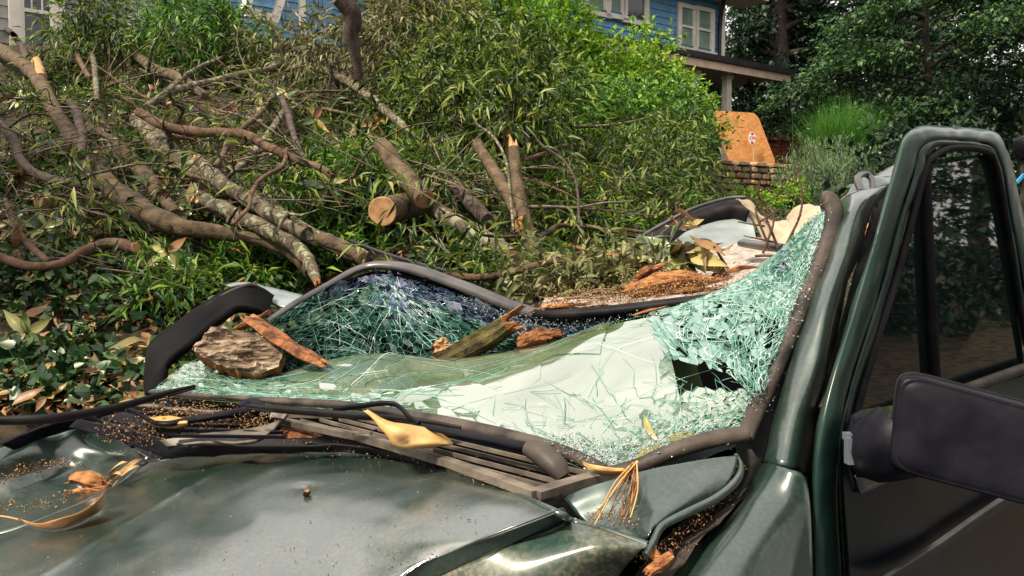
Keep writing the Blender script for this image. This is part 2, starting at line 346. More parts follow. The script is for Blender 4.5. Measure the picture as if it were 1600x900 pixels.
def wall_frame(px, py, d, vp):     # a facade through a pixel whose horizontals run to the vanishing column vp
    p0 = P(px, py, d); a = math.atan((vp - 800) / FOC); v = np.array([math.sin(a), math.cos(a), 0]); n = np.array([math.cos(a), -math.sin(a), 0])
    return plane_at(p0, n), v, n
Z = np.array([0, 0, 1.])
def facade(name, f, v, n, pl, pr, z0, z1, depth, mat, board, boardmat, parent):
    """wall slab with horizontal boards from pixel column pl to pr; returns its ends"""
    a = f(pl, 380); b = f(pr, 380); a = np.array([a[0], a[1], 0]); b = np.array([b[0], b[1], 0]); L = np.linalg.norm(b - a)
    m = MB(); m.box((a + b) / 2 - n * depth / 2 + Z * (z0 + z1) / 2, v * L / 2, n * depth / 2, Z * (z1 - z0) / 2); m.build('wall', mat, parent)
    m = MB(); z = z0; k = 0
    while z < z1 - .02:
        q = [a + Z * z + n * .030, b + Z * z + n * .030, b + Z * (z + board) + n * .008, a + Z * (z + board) + n * .008, a + Z * z, b + Z * z]
        m.add(q, [(0, 1, 2, 3), (4, 5, 1, 0)]); z += board
        c = a + v * (L * ((k * .37) % 1)); m.add([c + Z * (z - board) + n * .031, c + v * .015 + Z * (z - board) + n * .031, c + v * .015 + Z * z + n * .010, c + Z * z + n * .010], [(0, 1, 2, 3)], 1); k += 1
    o = m.build('siding', [boardmat, M['gutter']], parent); o['kind'] = 'stuff'
    return a, b
def window(f, v, n, x0, y0, x1, y1, parent, sash=2, glass='pane', trim=.11, bars=0, o=.05):
    """window whose outer trim spans pixels x0..x1; y0 and y1 are read at x0"""
    A = f(x0, y0, o); B = f(x1, 380, o); z1, z0 = A[2], f(x0, y1, o)[2]; a = np.array([A[0], A[1], 0]); b = np.array([B[0], B[1], 0]); L = np.linalg.norm(b - a)
    m = MB(); h = z1 - z0
    m.box(a + v * trim / 2 + Z * (z0 + h / 2), v * trim / 2, n * .03, Z * h / 2); m.box(b - v * trim / 2 + Z * (z0 + h / 2), v * trim / 2, n * .03, Z * h / 2)
    m.box((a + b) / 2 + Z * (z1 - trim / 2), v * (L / 2 - trim), n * .028, Z * trim / 2); w = m.build('window', M['white'], parent)
    s_ = MB(); s_.box((a + b) / 2 + Z * (z0 - .03) + n * .02, v * (L / 2 + .05), n * .06, Z * .05); s_.build('sill', M['white'], w)
    p = MB(); p.box((a + b) / 2 + Z * (z0 + h / 2) - n * .02, v * (L / 2 - trim), n * .004, Z * (h / 2 - trim)); p.build('pane', M[glass], w)
    r = MB(); zz = z0 + h * .5
    r.box((a + b) / 2 + Z * zz, v * (L / 2 - trim), n * .018, Z * .028)
    for k in range(bars): r.box(a + v * (trim + (L - 2 * trim) * (k + 1) / (bars + 1)) + Z * (z0 + h * .75), v * .012, n * .014, Z * h * .24)
    for s in (-1, 1): r.box((a + b) / 2 + s * v * (L / 2 - trim - .02) + Z * (z0 + h / 2), v * .02, n * .017, Z * (h / 2 - trim))
    r.build('sash', M['white'], w); return w
# ---- blue house
f, v, n = wall_frame(1122, 200, 20, 2650)
bh = empty('blue_house', f(1000, 215), 'blue clapboard two storey house with white trimmed windows and a covered porch', 'house')
a, b = facade('wall', f, v, n, 300, 1122, 3.2, f(1122, 2, 0)[2] - .03, 7, M['blue'], .16, M['blue'], bh)
m = MB(); m.box(b + Z * 5.2 + n * .01, v * .07, n * .06, Z * 2.05); m.build('corner_trim', M['white'], bh)
def hwin(x0, y0, x1, y1, glass='blind'): return window(f, v, n, x0, y0, x1, y1, bh, glass=glass, trim=.10)
hwin(1059, 3, 1084, 74); hwin(1086, 8, 1111, 79); hwin(912, -90, 948, 16, 'blind'); hwin(974, -84, 1010, 30, 'pane_blue'); hwin(948, -88, 974, 22, 'blind')
m = MB(); c0 = f(1122, 380); c0 = np.array([c0[0], c0[1], 0])
zp = f(1132, 108, 1.9)[2]; e0 = f(1234, 117, 1.9); e1 = f(640, 50, 1.9); L_ = np.linalg.norm((e0 - e1)[:2]); mid = np.array([(e0[0] + e1[0]) / 2, (e0[1] + e1[1]) / 2, 0])
m.box(mid - n * 1.0 + Z * (e0[2] - .02), v * L_ / 2, n * .98, Z * .02); m.build('porch_soffit', M['soffit'], bh)
m = MB(); q0 = mid + v * L_ / 2; q1 = mid - v * L_ / 2; zt = e0[2]
Vr = [q0 + Z * zt, q1 + Z * zt, q1 - n * 2 + Z * (zt + .45), q0 - n * 2 + Z * (zt + .45), q0 + Z * (zt + .1), q1 + Z * (zt + .1), q1 - n * 2 + Z * (zt + .55), q0 - n * 2 + Z * (zt + .55)]
m.add(Vr, [(0, 1, 2, 3), (4, 7, 6, 5), (0, 4, 5, 1), (0, 3, 7, 4), (1, 5, 6, 2)]); m.build('porch_roof', M['roofing'], bh)
m = MB(); m.box(mid + n * .05 + Z * (zt + .05), v * (L_ / 2 + .05), n * .05, Z * .06); m.build('gutter', M['gutter'], bh)
m = MB(); m.box(mid + n * .01 + Z * (zt - .10), v * (L_ / 2), n * .02, Z * .085); m.build('fascia', M['soffit'], bh)
for px in (1132, 1081, 980):
    c = f(px, 380, 1.6); m = MB(); m.box(np.array([c[0], c[1], (zt + 2.6) / 2]), v * .075, n * .075, Z * (zt - .19 - 2.6) / 2); m.box(np.array([c[0], c[1], zt - .22]), v * .10, n * .10, Z * .04); m.build('porch_column', M['white'], bh)
m = MB(); m.box(c0 - v * 3 + Z * 5.2 + n * .05, v * 2.6, n * .04, Z * .5); m.build('porch_wall', M['redwood'], bh)
dpt = f(1122, -20, .12); dd0 = f(1150, -20, .7)
m = MB(); m.tube([dd0 + Z * .35, dd0 + Z * .2, (dpt + dd0) / 2, f(1126, 30, .1), f(1124, 92, .1)], .05, 8, 3); m.build('downspout', M['gutter'], bh)
m = MB(); ze = f(1122, 2, .0)[2]; cc = (a + b) / 2; LL = np.linalg.norm(b - a) / 2
m.add([cc + v * (LL + .8) + n * .8 + Z * ze, cc - v * LL + n * .8 + Z * ze, cc - v * LL - n * 3.5 + Z * (ze + 1.2), cc + v * (LL + .8) - n * 3.5 + Z * (ze + 1.2), cc + v * (LL + .8) - n * 8 + Z * ze, cc - v * LL - n * 8 + Z * ze,
       cc + v * (LL + .8) + n * .8 + Z * (ze + .18), cc - v * LL + n * .8 + Z * (ze + .18)], [(0, 1, 7, 6), (6, 7, 2, 3), (3, 2, 5, 4)]); m.build('roof', M['roofing'], bh)
m = MB(); m.box(cc + v * .4 + n * .4 + Z * (ze - .02), v * (LL + .4), n * .4, Z * .02); m.build('soffit', M['soffit'], bh)
# gable return and corner board of the wing seen over the heap
f3, v3, n3 = wall_frame(480, 30, 13.6, 2650)
wg = MB()
g0 = f3(383, 20, .25); g1 = f3(432, 34, .25); wg.bar(f3(400, -60, .2), f3(384, 14, .2), .10, .28, n3); wg.bar(f3(384, 18, .2), f3(432, 34, .2), .12, .16, Z); wg.bar(f3(428, 34, .2), f3(445, -20, .2), .12, .12, n3)
wg.build('gable_trim', M['white'], bh)
wg = MB(); wg.bar(f3(468, -80, .06), f3(474, 60, .06), .10, .08, n3); wg.build('corner_board', M['white'], bh)
# ---- grey house
f2, v2, n2 = wall_frame(50, 35, 12.5, 2350)
gh = empty('grey_house', f2(100, 60), 'grey clapboard house with cream window trim partly hidden behind the branch heap', 'house')
facade('wall', f2, v2, n2, -500, 262, 3.0, 6.2, 5, M['greyside'], .19, M['greyside'], gh)
window(f2, v2, n2, 10, -75, 112, 96, gh, glass='pane_blue', trim=.17, bars=2); window(f2, v2, n2, 128, -70, 150, 80, gh, glass='pane_blue', trim=.08); window(f2, v2, n2, 196, 21, 254, 110, gh, glass='pane_blue', trim=.09, bars=1)
# ---- stone wall with its stones
f4, v4, n4 = wall_frame(1200, 255, 14, 3000)
sw = empty('stone_wall', f4(1210, 300), 'low dry laid brown stone wall at the top of the bank', 'wall')
A = f4(1120, 255); B = f4(1262, 255); A[2] = B[2] = 0; L = np.linalg.norm(B - A); zt4 = f4(1200, 254)[2]; zb4 = f4(1200, 320)[2] - .2
m = MB(); m.box((A + B) / 2 + Z * (zt4 + zb4 - .06) / 2 - n4 * .2, v4 * L / 2, n4 * .2, Z * (zt4 - zb4 - .06) / 2); m.build('core', M['mortar'], sw)
zz = zt4
row = 0
while zz > zb4:
    h = random.uniform(.08, .15) if row else .09; x = -.05 * row
    while x < L:
        w = random.uniform(.14, .30) if row else random.uniform(.3, .5); m = MB(); c = A + v4 * (x + w / 2) + Z * (zz - h / 2) + n4 * random.uniform(-.01, .05)
        V_ = []
        for k in range(8):
            an = k / 8 * 2 * math.pi; ex, ey = math.cos(an), math.sin(an); q = max(abs(ex), abs(ey)) ** .7
            V_.append((ex / q * random.uniform(.8, 1), ey / q * random.uniform(.8, 1)))
        Vf = [c + v4 * p[0] * w * .47 + Z * p[1] * h * .46 for p in V_]; Vb = [p - n4 * .15 for p in Vf]; Vt = [c + (p - c) * .72 + n4 * .045 for p in Vf]
        m.add(Vb + Vf + Vt, [(k, (k + 1) % 8, 8 + (k + 1) % 8, 8 + k) for k in range(8)] + [(8 + k, 8 + (k + 1) % 8, 16 + (k + 1) % 8, 16 + k) for k in range(8)] + [tuple(range(16, 24))]); m.build('stone', M['stone'], sw)
        x += w
    zz -= h; row += 1
# ---- red board fence behind the wall
f5, v5, n5 = wall_frame(1240, 240, 18, 5200)
rf = empty('board_fence', f5(1240, 260), 'low dark red board fence behind the stone wall', 'fence')
z1 = f5(1240, 221)[2]; z0 = f5(1240, 262)[2] - .3; A = f5(1186, 240); B = f5(1290, 240); A[2] = B[2] = 0; L = np.linalg.norm(B - A); vv = (B - A) / L; nn_ = np.array([vv[1], -vv[0], 0])
for k in range(6):
    m = MB(); hh = (z1 - z0) / 6; m.box((A + B) / 2 + Z * (z0 + hh * (k + .5)), vv * L / 2, nn_ * .015, Z * hh * .46); m.build('board', M['redwood'], rf)
m = MB(); m.box((A + B) / 2 + Z * (z1 + .03) + nn_ * .03, vv * L / 2, nn_ * .07, Z * .03); m.build('cap_rail', M['redwood'], rf)
# ---- chipboard panel and small sign
def osb():
    m, t, b = base('orange_chipboard'); n = tex(t, 'Voronoi', 22, 0); n2 = tex(t, 'Noise', 3, 4)
    c = ramp(t, n.outputs['Color'], [(0, (.50, .19, .05)), (.5, (.66, .29, .09)), (1, (.76, .40, .15))]); c = mix(t, ramp(t, n2.outputs[0], [(.4, (0, 0, 0)), (.7, (.4, .4, .4))]), c, (.5, .2, .06))
    t.links.new(c, b.inputs['Base Color']); b.inputs['Roughness'].default_value = .8; bump(t, b, n.outputs['Distance'], .3, .004); return m
M['osb'] = osb()
pf = plane_at(P(1160, 250, 14.3), (.25, -1, 0)); pn = np.array([.25, -1, 0]) / math.hypot(.25, 1)
out = [(1106, 172), (1172, 176), (1180, 178), (1186, 185), (1211, 251), (1208, 262), (1144, 262)]
Vf = [pf(x, y) for x, y in out]; Vb = [p - pn * .03 for p in Vf]; k_ = len(out); m = MB()
m.add(Vf + Vb, [tuple(range(k_))[::-1], tuple(range(k_, 2 * k_))] + [(i, (i + 1) % k_, k_ + (i + 1) % k_, k_ + i) for i in range(k_)])
tag(m.build('chipboard_panel', M['osb']), 'orange chipboard sheet with a clipped corner propped on the stone wall', 'board')
M['signred'] = noisy('sign_red', (.55, .02, .03), (.65, .04, .04), 5, .4, 0); M['signwhite'] = noisy('sign_white', (.75, .72, .70), (.82, .8, .78), 5, .4, 0); M['wire'] = noisy('pale_wire', (.45, .43, .40), (.6, .58, .55), 5, .5, 0)
sg = empty('yard_sign', pf(1177, 252, .12), 'small red and white octagonal yard sign reading CPI on a wire stake', 'sign')
C_ = pf(1175, 216, .12); sx = np.array([1, .25, 0]) / math.hypot(1, .25); rw, rh = .073, .12
def octo(s, o, th, w0=0): return [C_ + sx * math.cos(R(22.5 + 45 * k)) * rw * s + Z * math.sin(R(22.5 + 45 * k)) * rh * s + pn * o for k in range(8)]
def prism(a, b_): return a + b_, [tuple(range(8))[::-1], tuple(range(8, 16))] + [(i, (i + 1) % 8, 8 + (i + 1) % 8, 8 + i) for i in range(8)]
m = MB(); m.add(*prism(octo(1, .006, 0), octo(1, 0, 0))); m.build('sign_face', M['signwhite'], sg)
m = MB(); o8 = octo(.9, .009, 0); m.add([o8[1], o8[2], o8[2] - Z * rh * .35, o8[1] - Z * rh * .35], [(0, 1, 2, 3)]); m.add([o8[5], o8[6], o8[6] + Z * rh * .35, o8[5] + Z * rh * .35], [(0, 1, 2, 3)])
m.build('red_band', M['signred'], sg)
tc = bpy.data.curves.new('lettering', 'FONT'); tc.body = 'CPI'; tc.size = .085; tc.align_x = 'CENTER'; tc.align_y = 'CENTER'; tc.extrude = .001; to = bpy.data.objects.new('lettering', tc); COL.objects.link(to)
lm_ = bpy.data.meshes.new_from_object(to); bpy.data.objects.remove(to); lm_.name = 'lettering'; lm_.materials.clear(); lm_.materials.append(M['signred']); to = bpy.data.objects.new('lettering', lm_); COL.objects.link(to)
mw = Matrix.Identity(4); 
for i_, ax_ in enumerate((sx, Z, pn)): 
    for j_ in range(3): mw[j_][i_] = ax_[j_]
for j_ in range(3): mw[j_][3] = (C_ + pn * .011)[j_]
to.parent = sg; to.matrix_parent_inverse = Matrix.Translation(sg.location).inverted(); to.matrix_basis = mw
m = MB(); m.tube([pf(1177, 231, .12), pf(1177, 256, .12)], .005, 6, 1); m.build('stake', M['wire'], sg)

# ---- trees: trunk, limbs, crown of leaf sprays in tiers
def tree(name, label, px, d, zb, h, cw, mat, n_sp, leaf, r0=.14, ztop=None, group=None, tiers=7, crown_lo=.25, K=9, lean=0, bark_='bark_dark', flat=.35, T=T_QUAD, dens_pow=1.0):
    c = P(px, 380, d); x, y = c[0], c[1]; root = empty(name, (x, y, zb), label, 'tree', group)
    m = MB(); tr = [np.array([x + lean * k * k + .12 * math.sin(k * 5 + px), y + .1 * math.cos(k * 4 + px), zb + h * k]) for k in np.linspace(0, .92, 6)]
    m.tube(tr, [r0 * (1 - .85 * k) for k in np.linspace(0, 1, 6)], 8, 3, rough=.15); m.build('trunk', M[bark_], root)
    lm = MB(); bs = []; ds = []; 
    for t_ in range(tiers):
        for q in range(4):
            k = crown_lo + (1 - crown_lo) * (t_ + random.random() * .8) / tiers; i = min(int(k / .92 * 5), 4); p0 = tr[i] + (tr[i + 1] - tr[i]) * ((k / .92 * 5) % 1 if k < .92 else 1)
            an = random.uniform(0, 6.28); ln = cw * (1.05 - .75 * max(0, k - .35) / .65) * random.uniform(.65, 1.1); dirv = np.array([math.cos(an), math.sin(an), random.uniform(.0, .35)])
            pts = [p0, p0 + dirv * ln * .4 + Z * .05 * ln, p0 + dirv * ln * .8, p0 + dirv * ln - Z * .12 * ln]; lm.tube(pts, [r0 * .35, r0 * .2, r0 * .1, r0 * .04], 5, 2)
            nn = max(6, int(n_sp / (tiers * 4))); f_ = np.sqrt(rng.uniform(.03, 1.05, nn)); ax = np.array([-math.sin(an), math.cos(an), 0])
            pp = p0 + dirv * ln * f_[:, None] - Z * (.12 * ln * f_ ** 3)[:, None] + ax * (rng.normal(0, .26, nn) * ln * (.25 + f_ * .7))[:, None]; pp[:, 2] += rng.normal(0, flat * .25 * ln, nn)
            bs.append(pp); ds.append(unit(dirv + ax * rng.normal(0, .7, nn)[:, None] + Z * rng.normal(-.05, .3, nn)[:, None]))
    lm.build('limbs', M[bark_], root)
    bs, ds = np.concatenate(bs), np.concatenate(ds)
    stuff('crown', sprays(bs, ds, leaf * rng.uniform(2.5, 4.5, len(bs)), K, leaf, .5, .25, .7, T), mat, parent=root); return root
G = 'dark trees standing beyond the house'
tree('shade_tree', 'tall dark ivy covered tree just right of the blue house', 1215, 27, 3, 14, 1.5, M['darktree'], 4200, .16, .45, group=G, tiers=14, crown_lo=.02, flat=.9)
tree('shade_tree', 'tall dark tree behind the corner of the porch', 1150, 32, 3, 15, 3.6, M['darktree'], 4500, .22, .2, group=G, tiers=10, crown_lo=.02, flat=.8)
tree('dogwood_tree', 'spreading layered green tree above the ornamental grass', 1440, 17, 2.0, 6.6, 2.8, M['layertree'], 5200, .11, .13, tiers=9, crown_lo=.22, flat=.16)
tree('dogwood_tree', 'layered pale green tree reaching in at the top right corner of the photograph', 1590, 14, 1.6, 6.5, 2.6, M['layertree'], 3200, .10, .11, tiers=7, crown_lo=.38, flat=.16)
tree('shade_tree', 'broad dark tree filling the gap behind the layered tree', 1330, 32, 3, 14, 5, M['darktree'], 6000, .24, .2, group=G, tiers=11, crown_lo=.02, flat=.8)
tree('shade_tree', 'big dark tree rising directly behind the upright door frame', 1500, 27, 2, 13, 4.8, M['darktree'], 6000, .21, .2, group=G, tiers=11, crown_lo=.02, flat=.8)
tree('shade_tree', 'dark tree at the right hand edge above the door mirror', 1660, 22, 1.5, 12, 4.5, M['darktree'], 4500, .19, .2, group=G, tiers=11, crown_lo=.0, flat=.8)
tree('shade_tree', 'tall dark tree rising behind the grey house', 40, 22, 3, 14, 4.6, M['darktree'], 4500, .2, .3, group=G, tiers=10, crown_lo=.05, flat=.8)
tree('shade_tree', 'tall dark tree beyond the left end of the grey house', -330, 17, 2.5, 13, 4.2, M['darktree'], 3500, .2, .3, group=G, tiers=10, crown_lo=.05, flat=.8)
tree('shade_tree', 'dark evergreen between the two houses', 330, 15, 3.3, 3.6, 1.2, M['midgreen'], 900, .10, .12, tiers=7, crown_lo=.0, flat=.9)
def bushmass(name, label, blobs, mat, nsp, leaf, K=8, cat='shrub', T=T_FOLD, ww=.5, down=.2, stem_mat='bark_red', upb=.5):
    """shrub: blobs of (px, py, d, radius); stems run up into it"""
    c = P(blobs[0][0], blobs[0][1], blobs[0][2]); root = empty(name, (c[0], c[1], c[2] - 1), label, cat); bs = []; ds = []
    tot = sum(b_[3] ** 2 for b_ in blobs)
    for (px, py, d, r) in blobs:
        n_ = int(nsp * r * r / tot); c = P(px, py, d); q = rdir(n_) * (rng.uniform(.35, 1, n_) ** .6)[:, None] * r * (1 + rng.normal(0, .14, n_))[:, None]
        bs.append(c + q); ds.append(unit(q + rdir(n_) * r * .6 + Z * upb * r))
        for k in range(4):
            g = c + np.array([random.uniform(-.3, .3) * r, random.uniform(-.3, .3) * r, -r * 1.6]); e = c + np.array([random.uniform(-.7, .7) * r, random.uniform(-.7, .3) * r, random.uniform(.2, .9) * r]); sm = MB(); sm.tube([g, (g + e) / 2 + rdir(1)[0] * .1 * r, e], [.018, .012, .004], 5, 3); sm.build('stem', M[stem_mat], root)
    bs, ds = np.concatenate(bs), np.concatenate(ds)
    stuff('leaves', sprays(bs, ds, leaf * rng.uniform(2, 4, len(bs)), K, leaf, ww, down, .7, T), mat, parent=root); return root
bushmass('lime_shrub', 'tall bright lime green shrub in front of the blue house', [(760, 30, 11.5, .75), (840, 20, 12, .7), (700, 10, 11.5, .6), (880, 95, 12, .65), (950, 125, 12.3, .62), (1010, 140, 12.5, .58), (1050, 150, 12.8, .35), (815, 90, 11.6, .8), (890, 35, 12.4, .3), (1092, 168, 13, .22), (1000, 60, 12.6, .2), (1035, 85, 12.8, .26)], M['lime'], 3400, .085)
bushmass('dark_shrub', 'dark green bush below the lime shrub and left of the chipboard', [(900, 190, 10.5, .6), (960, 200, 10.8, .6), (1030, 190, 11, .6), (1080, 210, 11.3, .45), (870, 150, 10.8, .5)], M['freshgreen'], 1600, .08)
bushmass('lime_shrub', 'low bright green weeds at the foot of the stone wall', [(1165, 325, 11.5, .24), (1205, 335, 11.6, .2), (1245, 305, 12.5, .18)], M['lime'], 420, .06)
bushmass('lavender_bush', 'grey green lavender like bush right of the stone wall', [(1265, 262, 13.2, .34), (1310, 270, 13, .42), (1352, 282, 12.6, .38), (1290, 295, 12.6, .4), (1230, 290, 13.2, .2)], M['lavender'], 1500, .075, T=T_QUAD, ww=.16, upb=1.6, down=-.4)
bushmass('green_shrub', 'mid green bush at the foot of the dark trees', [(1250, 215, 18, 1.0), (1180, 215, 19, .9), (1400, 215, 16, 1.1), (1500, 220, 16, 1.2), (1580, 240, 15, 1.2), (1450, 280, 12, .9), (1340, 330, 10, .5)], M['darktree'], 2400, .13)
def grass_clump(name, label, px, py, d, r, L, nb, mat):
    c = P(px, py, d); root = empty(name, c, label, 'grass clump'); n_ = nb; q = rng.normal(0, r * .3, (n_, 2)); b_ = c + np.concatenate([q, np.zeros((n_, 1))], 1)
    an = rng.uniform(0, 6.28, n_); out_ = np.stack([np.cos(an), np.sin(an), np.zeros(n_)], -1) * rng.uniform(.1, .9, n_)[:, None]; l = L * rng.uniform(.6, 1.1, n_); s_ = unit(np.cross(out_ + [1e-3, 0, 0], Z)) * .006
    V = []
    for f_ in (0, .35, .7, 1):
        p = b_ + out_ * (l * f_ ** 1.6)[:, None] + Z * (l * (f_ - .45 * f_ ** 3 * np.linalg.norm(out_, axis=1)))[:, None]; w = 1 - f_ * .9; V += [p - s_ * w, p + s_ * w]
    V = np.stack(V, 1); F = np.array([[0, 1, 3, 2], [2, 3, 5, 4], [4, 5, 7, 6]])[None] + (np.arange(n_) * 8)[:, None, None]
    stuff('blades', (V.reshape(-1, 3), F.reshape(-1, 4)), mat, parent=root)
grass_clump('ornamental_grass', 'arching bright green ornamental grass clump above the stone wall', 1312, 266, 14.2, .62, 1.35, 2200, M['grassy'])

# ---- the trees across the street, seen as the dark reflections in the door and wing
GA = 'trees across the street behind the viewer'
for k, (x, y, h) in enumerate([(9.5, 3.0, 8), (7.5, -0.5, 8), (7, -3.5, 9), (3.5, -7, 9), (13, 6, 9), (-1, -9, 8), (-7, -6, 8), (17, 11, 11), (-6.8, 2.2, 8)]):
    px_ = 800; e_ = tree('street_tree', 'broad dark street tree number' , 800, 1, 0, h, 3.4, M['darktree'], 1500, .15, .25, group=GA, tiers=9, crown_lo=.04, flat=.9, K=7); e_.location = (x, y, 0)
    e_['label'] = ['dark street tree beside the driver door', 'dark street tree across from the door mirror', 'dark tree behind the viewer to the right', 'dark tree directly behind the viewer', 'dark street tree past the rear of the car', 'dark tree behind the viewer near the bonnet side', 'dark tree behind the viewer on the far side of the bonnet', 'far dark street tree past the car', 'dark tree beyond the passenger side of the bonnet, outside the view'][k]

bushmass('reflection_hedge', 'unseen hedge added across the street to darken the door frame reflections', [(2150, 330, 9, 2.0), (2500, 330, 8, 2.1), (3000, 330, 6.5, 2.0), (3900, 330, 5, 1.8), (1960, 320, 13, 2.6)], M['darktree'], 2600, .16)  # added out of view to fill the bright gaps reflected in the door frame
# ============================================================ THE HEAP OF FELLED BRANCHES ON THE BANK
def heap_pt(px, py, lift, extra=0.0): 
    d = float(depth_at(px, py)); d = d - (lift + extra) * min(max(d / 4.5, .7), 1.9) - .12; return P(px, py, d), d
def scatter(n, rects, lo=0, hi=.5):
    """n points over pixel rectangles (x0,y0,x1,y1,weight), lifted off the bank by lo..hi metres"""
    w = np.array([(r[2] - r[0]) * (r[3] - r[1]) * r[4] for r in rects], float); w /= w.sum(); k = rng.choice(len(rects), n, p=w); r_ = np.array([r[:4] for r in rects], float)[k]
    px = rng.uniform(r_[:, 0], r_[:, 2]); py = rng.uniform(r_[:, 1], r_[:, 3]); d = depth_at(px, py); h0 = rng.uniform(lo, hi, n); X0 = Pn(px, py, d); bl = np.array([noise.noise(Vector(p * 1.1)) for p in X0]); d2 = d - (h0 * .55 + np.clip(bl, -.35, .6) * hi * 1.5) * np.clip(d / 5, .5, 2)
    # clumping: keep the points where a slow noise is high
    X = Pn(px, py, d2); keep = np.array([noise.noise(Vector(p * 1.7 + 9)) + .5 * noise.noise(Vector(p * 4 + 3)) for p in X]) > rng.uniform(-.20, .14, n); return X[keep], d2[keep]
def foliage(name, label, n, rects, mat, leaf, ww, K=9, lo=0, hi=.5, down=.45, droop=.35, T=T_FOLD, up=.2, spread=.7, tw=3.2, cat=None, stem=True):
    X, d = scatter(n, rects, lo, hi); dirs = unit(rdir(len(X)) + np.array([.1, -.35, up])); g = sprays(X, dirs, leaf * rng.uniform(tw * .7, tw * 1.3, len(X)), K, leaf, ww, down, spread, T, droop)
    o = stuff(name, g, mat, label)
    if stem:
        s_ = stuff('twigs', stems(X, dirs, leaf * tw, .0022, droop), M['bark_red'], parent=o)
    return o
foliage('oak_foliage', 'mass of drooping narrow olive green leaves over the middle of the branch heap', 6800, [(430, 150, 700, 270, .9), (600, 40, 700, 150, 1.2), (640, 55, 860, 330, 1.4), (840, 90, 1000, 380, 1.0), (700, 230, 1010, 420, .8), (450, 25, 640, 60, .6), (590, 30, 760, 80, .9)], M['willow'], .115, .17, 10, .0, .8)
foliage('oak_foliage', 'fresher green narrow leaves hanging behind the car roof', 4800, [(440, 240, 620, 400, 1.3), (560, 200, 700, 330, .6), (830, 200, 1100, 390, 1.2), (380, 340, 560, 440, 1.2), (640, 170, 760, 300, .6), (860, 330, 1010, 440, 1)], M['willow_green'], .105, .17, 10, .0, .6)
foliage('oak_foliage', 'green narrow leaves over the left hand limbs', 1400, [(160, 150, 290, 290, 1.4), (200, 330, 420, 470, 1.3), (300, 370, 500, 480, 1.0), (270, 190, 430, 330, .35)], M['willow_green'], .085, .18, 9, .02, .5)
foliage('oak_foliage', 'dark fine leaves along the ridge of the heap below the grey house', 1700, [(95, 40, 250, 120, 1.0), (250, 55, 440, 125, 1.0), (0, 110, 220, 180, .6)], M['willow'], .10, .2, 10, .0, .7, up=.6)
foliage('oak_foliage', 'wilted greyish green sprays right of the heap in front of the stone wall', 1100, [(1000, 225, 1095, 330, 1.0), (930, 250, 1060, 350, .6), (1090, 285, 1150, 325, .3)], M['olive'], .085, .22, 9, .0, .5)
foliage('oak_foliage', 'dark small leaved sprays at the left edge above the winding branch', 700, [(-40, 150, 170, 330, 1), (150, 110, 420, 200, .4)], M['willow'], .085, .22, 9, .0, .4)
foliage('oak_foliage', 'loose green sprays fallen across the limbs on the left', 620, [(100, 120, 620, 420, 1), (420, 200, 900, 400, .8)], M['willow'], .10, .18, 10, .6, 1.5)
foliage('oak_foliage', 'pale wilted sprays scattered over the top of the heap', 1900, [(620, 60, 900, 230, 1.2), (400, 60, 620, 160, .35), (460, 330, 600, 420, .3), (760, 380, 960, 470, .8), (300, 110, 460, 300, .3)], M['olive'], .11, .17, 9, .2, .9)
foliage('ivy_cover', 'dark green ivy covering the lower bank on the left', 4200, [(-60, 280, 430, 640, 1.0), (-60, 120, 300, 330, .7), (430, 400, 620, 520, .8), (480, 350, 720, 430, .5)], M['ivy'], .055, .8, 5, -.02, .16, .0, .1, T_IVY, .6, 1.0, 2.2)
foliage('leaf_litter', 'brown dry leaf litter between the ivy and the limbs', 2600, [(-60, 200, 420, 640, 1.0), (0, 540, 300, 660, 1.6), (560, 330, 720, 430, .7), (300, 120, 700, 300, .35)], M['litter'], .05, .45, 3, -.03, .10, .3, .1, T_FOLD, .2, 1.0, 1.2, stem=False)
foliage('shade_leaves', 'dark leaf undergrowth in the shade right of the heap', 1500, [(1080, 250, 1700, 560, 1), (1000, 330, 1330, 470, 1)], M['ivy'], .06, .6, 7, -.02, .3, .1, .1, T_FOLD, .6, .8, 2.5)
M['bark_twig'] = bark('grey_twig_bark', (.09, .07, .055), (.26, .21, .16))
# loose bare twigs everywhere in the heap
X, d = scatter(800, [(100, 60, 700, 330, 1.3), (560, 40, 1000, 330, 1), (0, 100, 400, 420, .6), (600, 300, 900, 440, .8)], .5, 1.2); X = X - FW * .12
dr_ = unit(rdir(len(X), -.35, .5) * np.array([1, .5, 1]) + np.array([.35, -.15, 0])); ln_ = rng.uniform(.2, .8, len(X)); e_ = X + dr_ * (ln_ * .5)[:, None]
k2 = rng.rand(len(X)) < .6
stuff('bare_twigs', join(stems(X, dr_, ln_, .0050, .12), stems(e_[k2], unit(dr_ + rdir(len(X)) * .7)[k2], ln_[k2] * .5, .0032, .1)), M['bark_twig'], 'tangle of thin bare twigs caught in the branch heap')

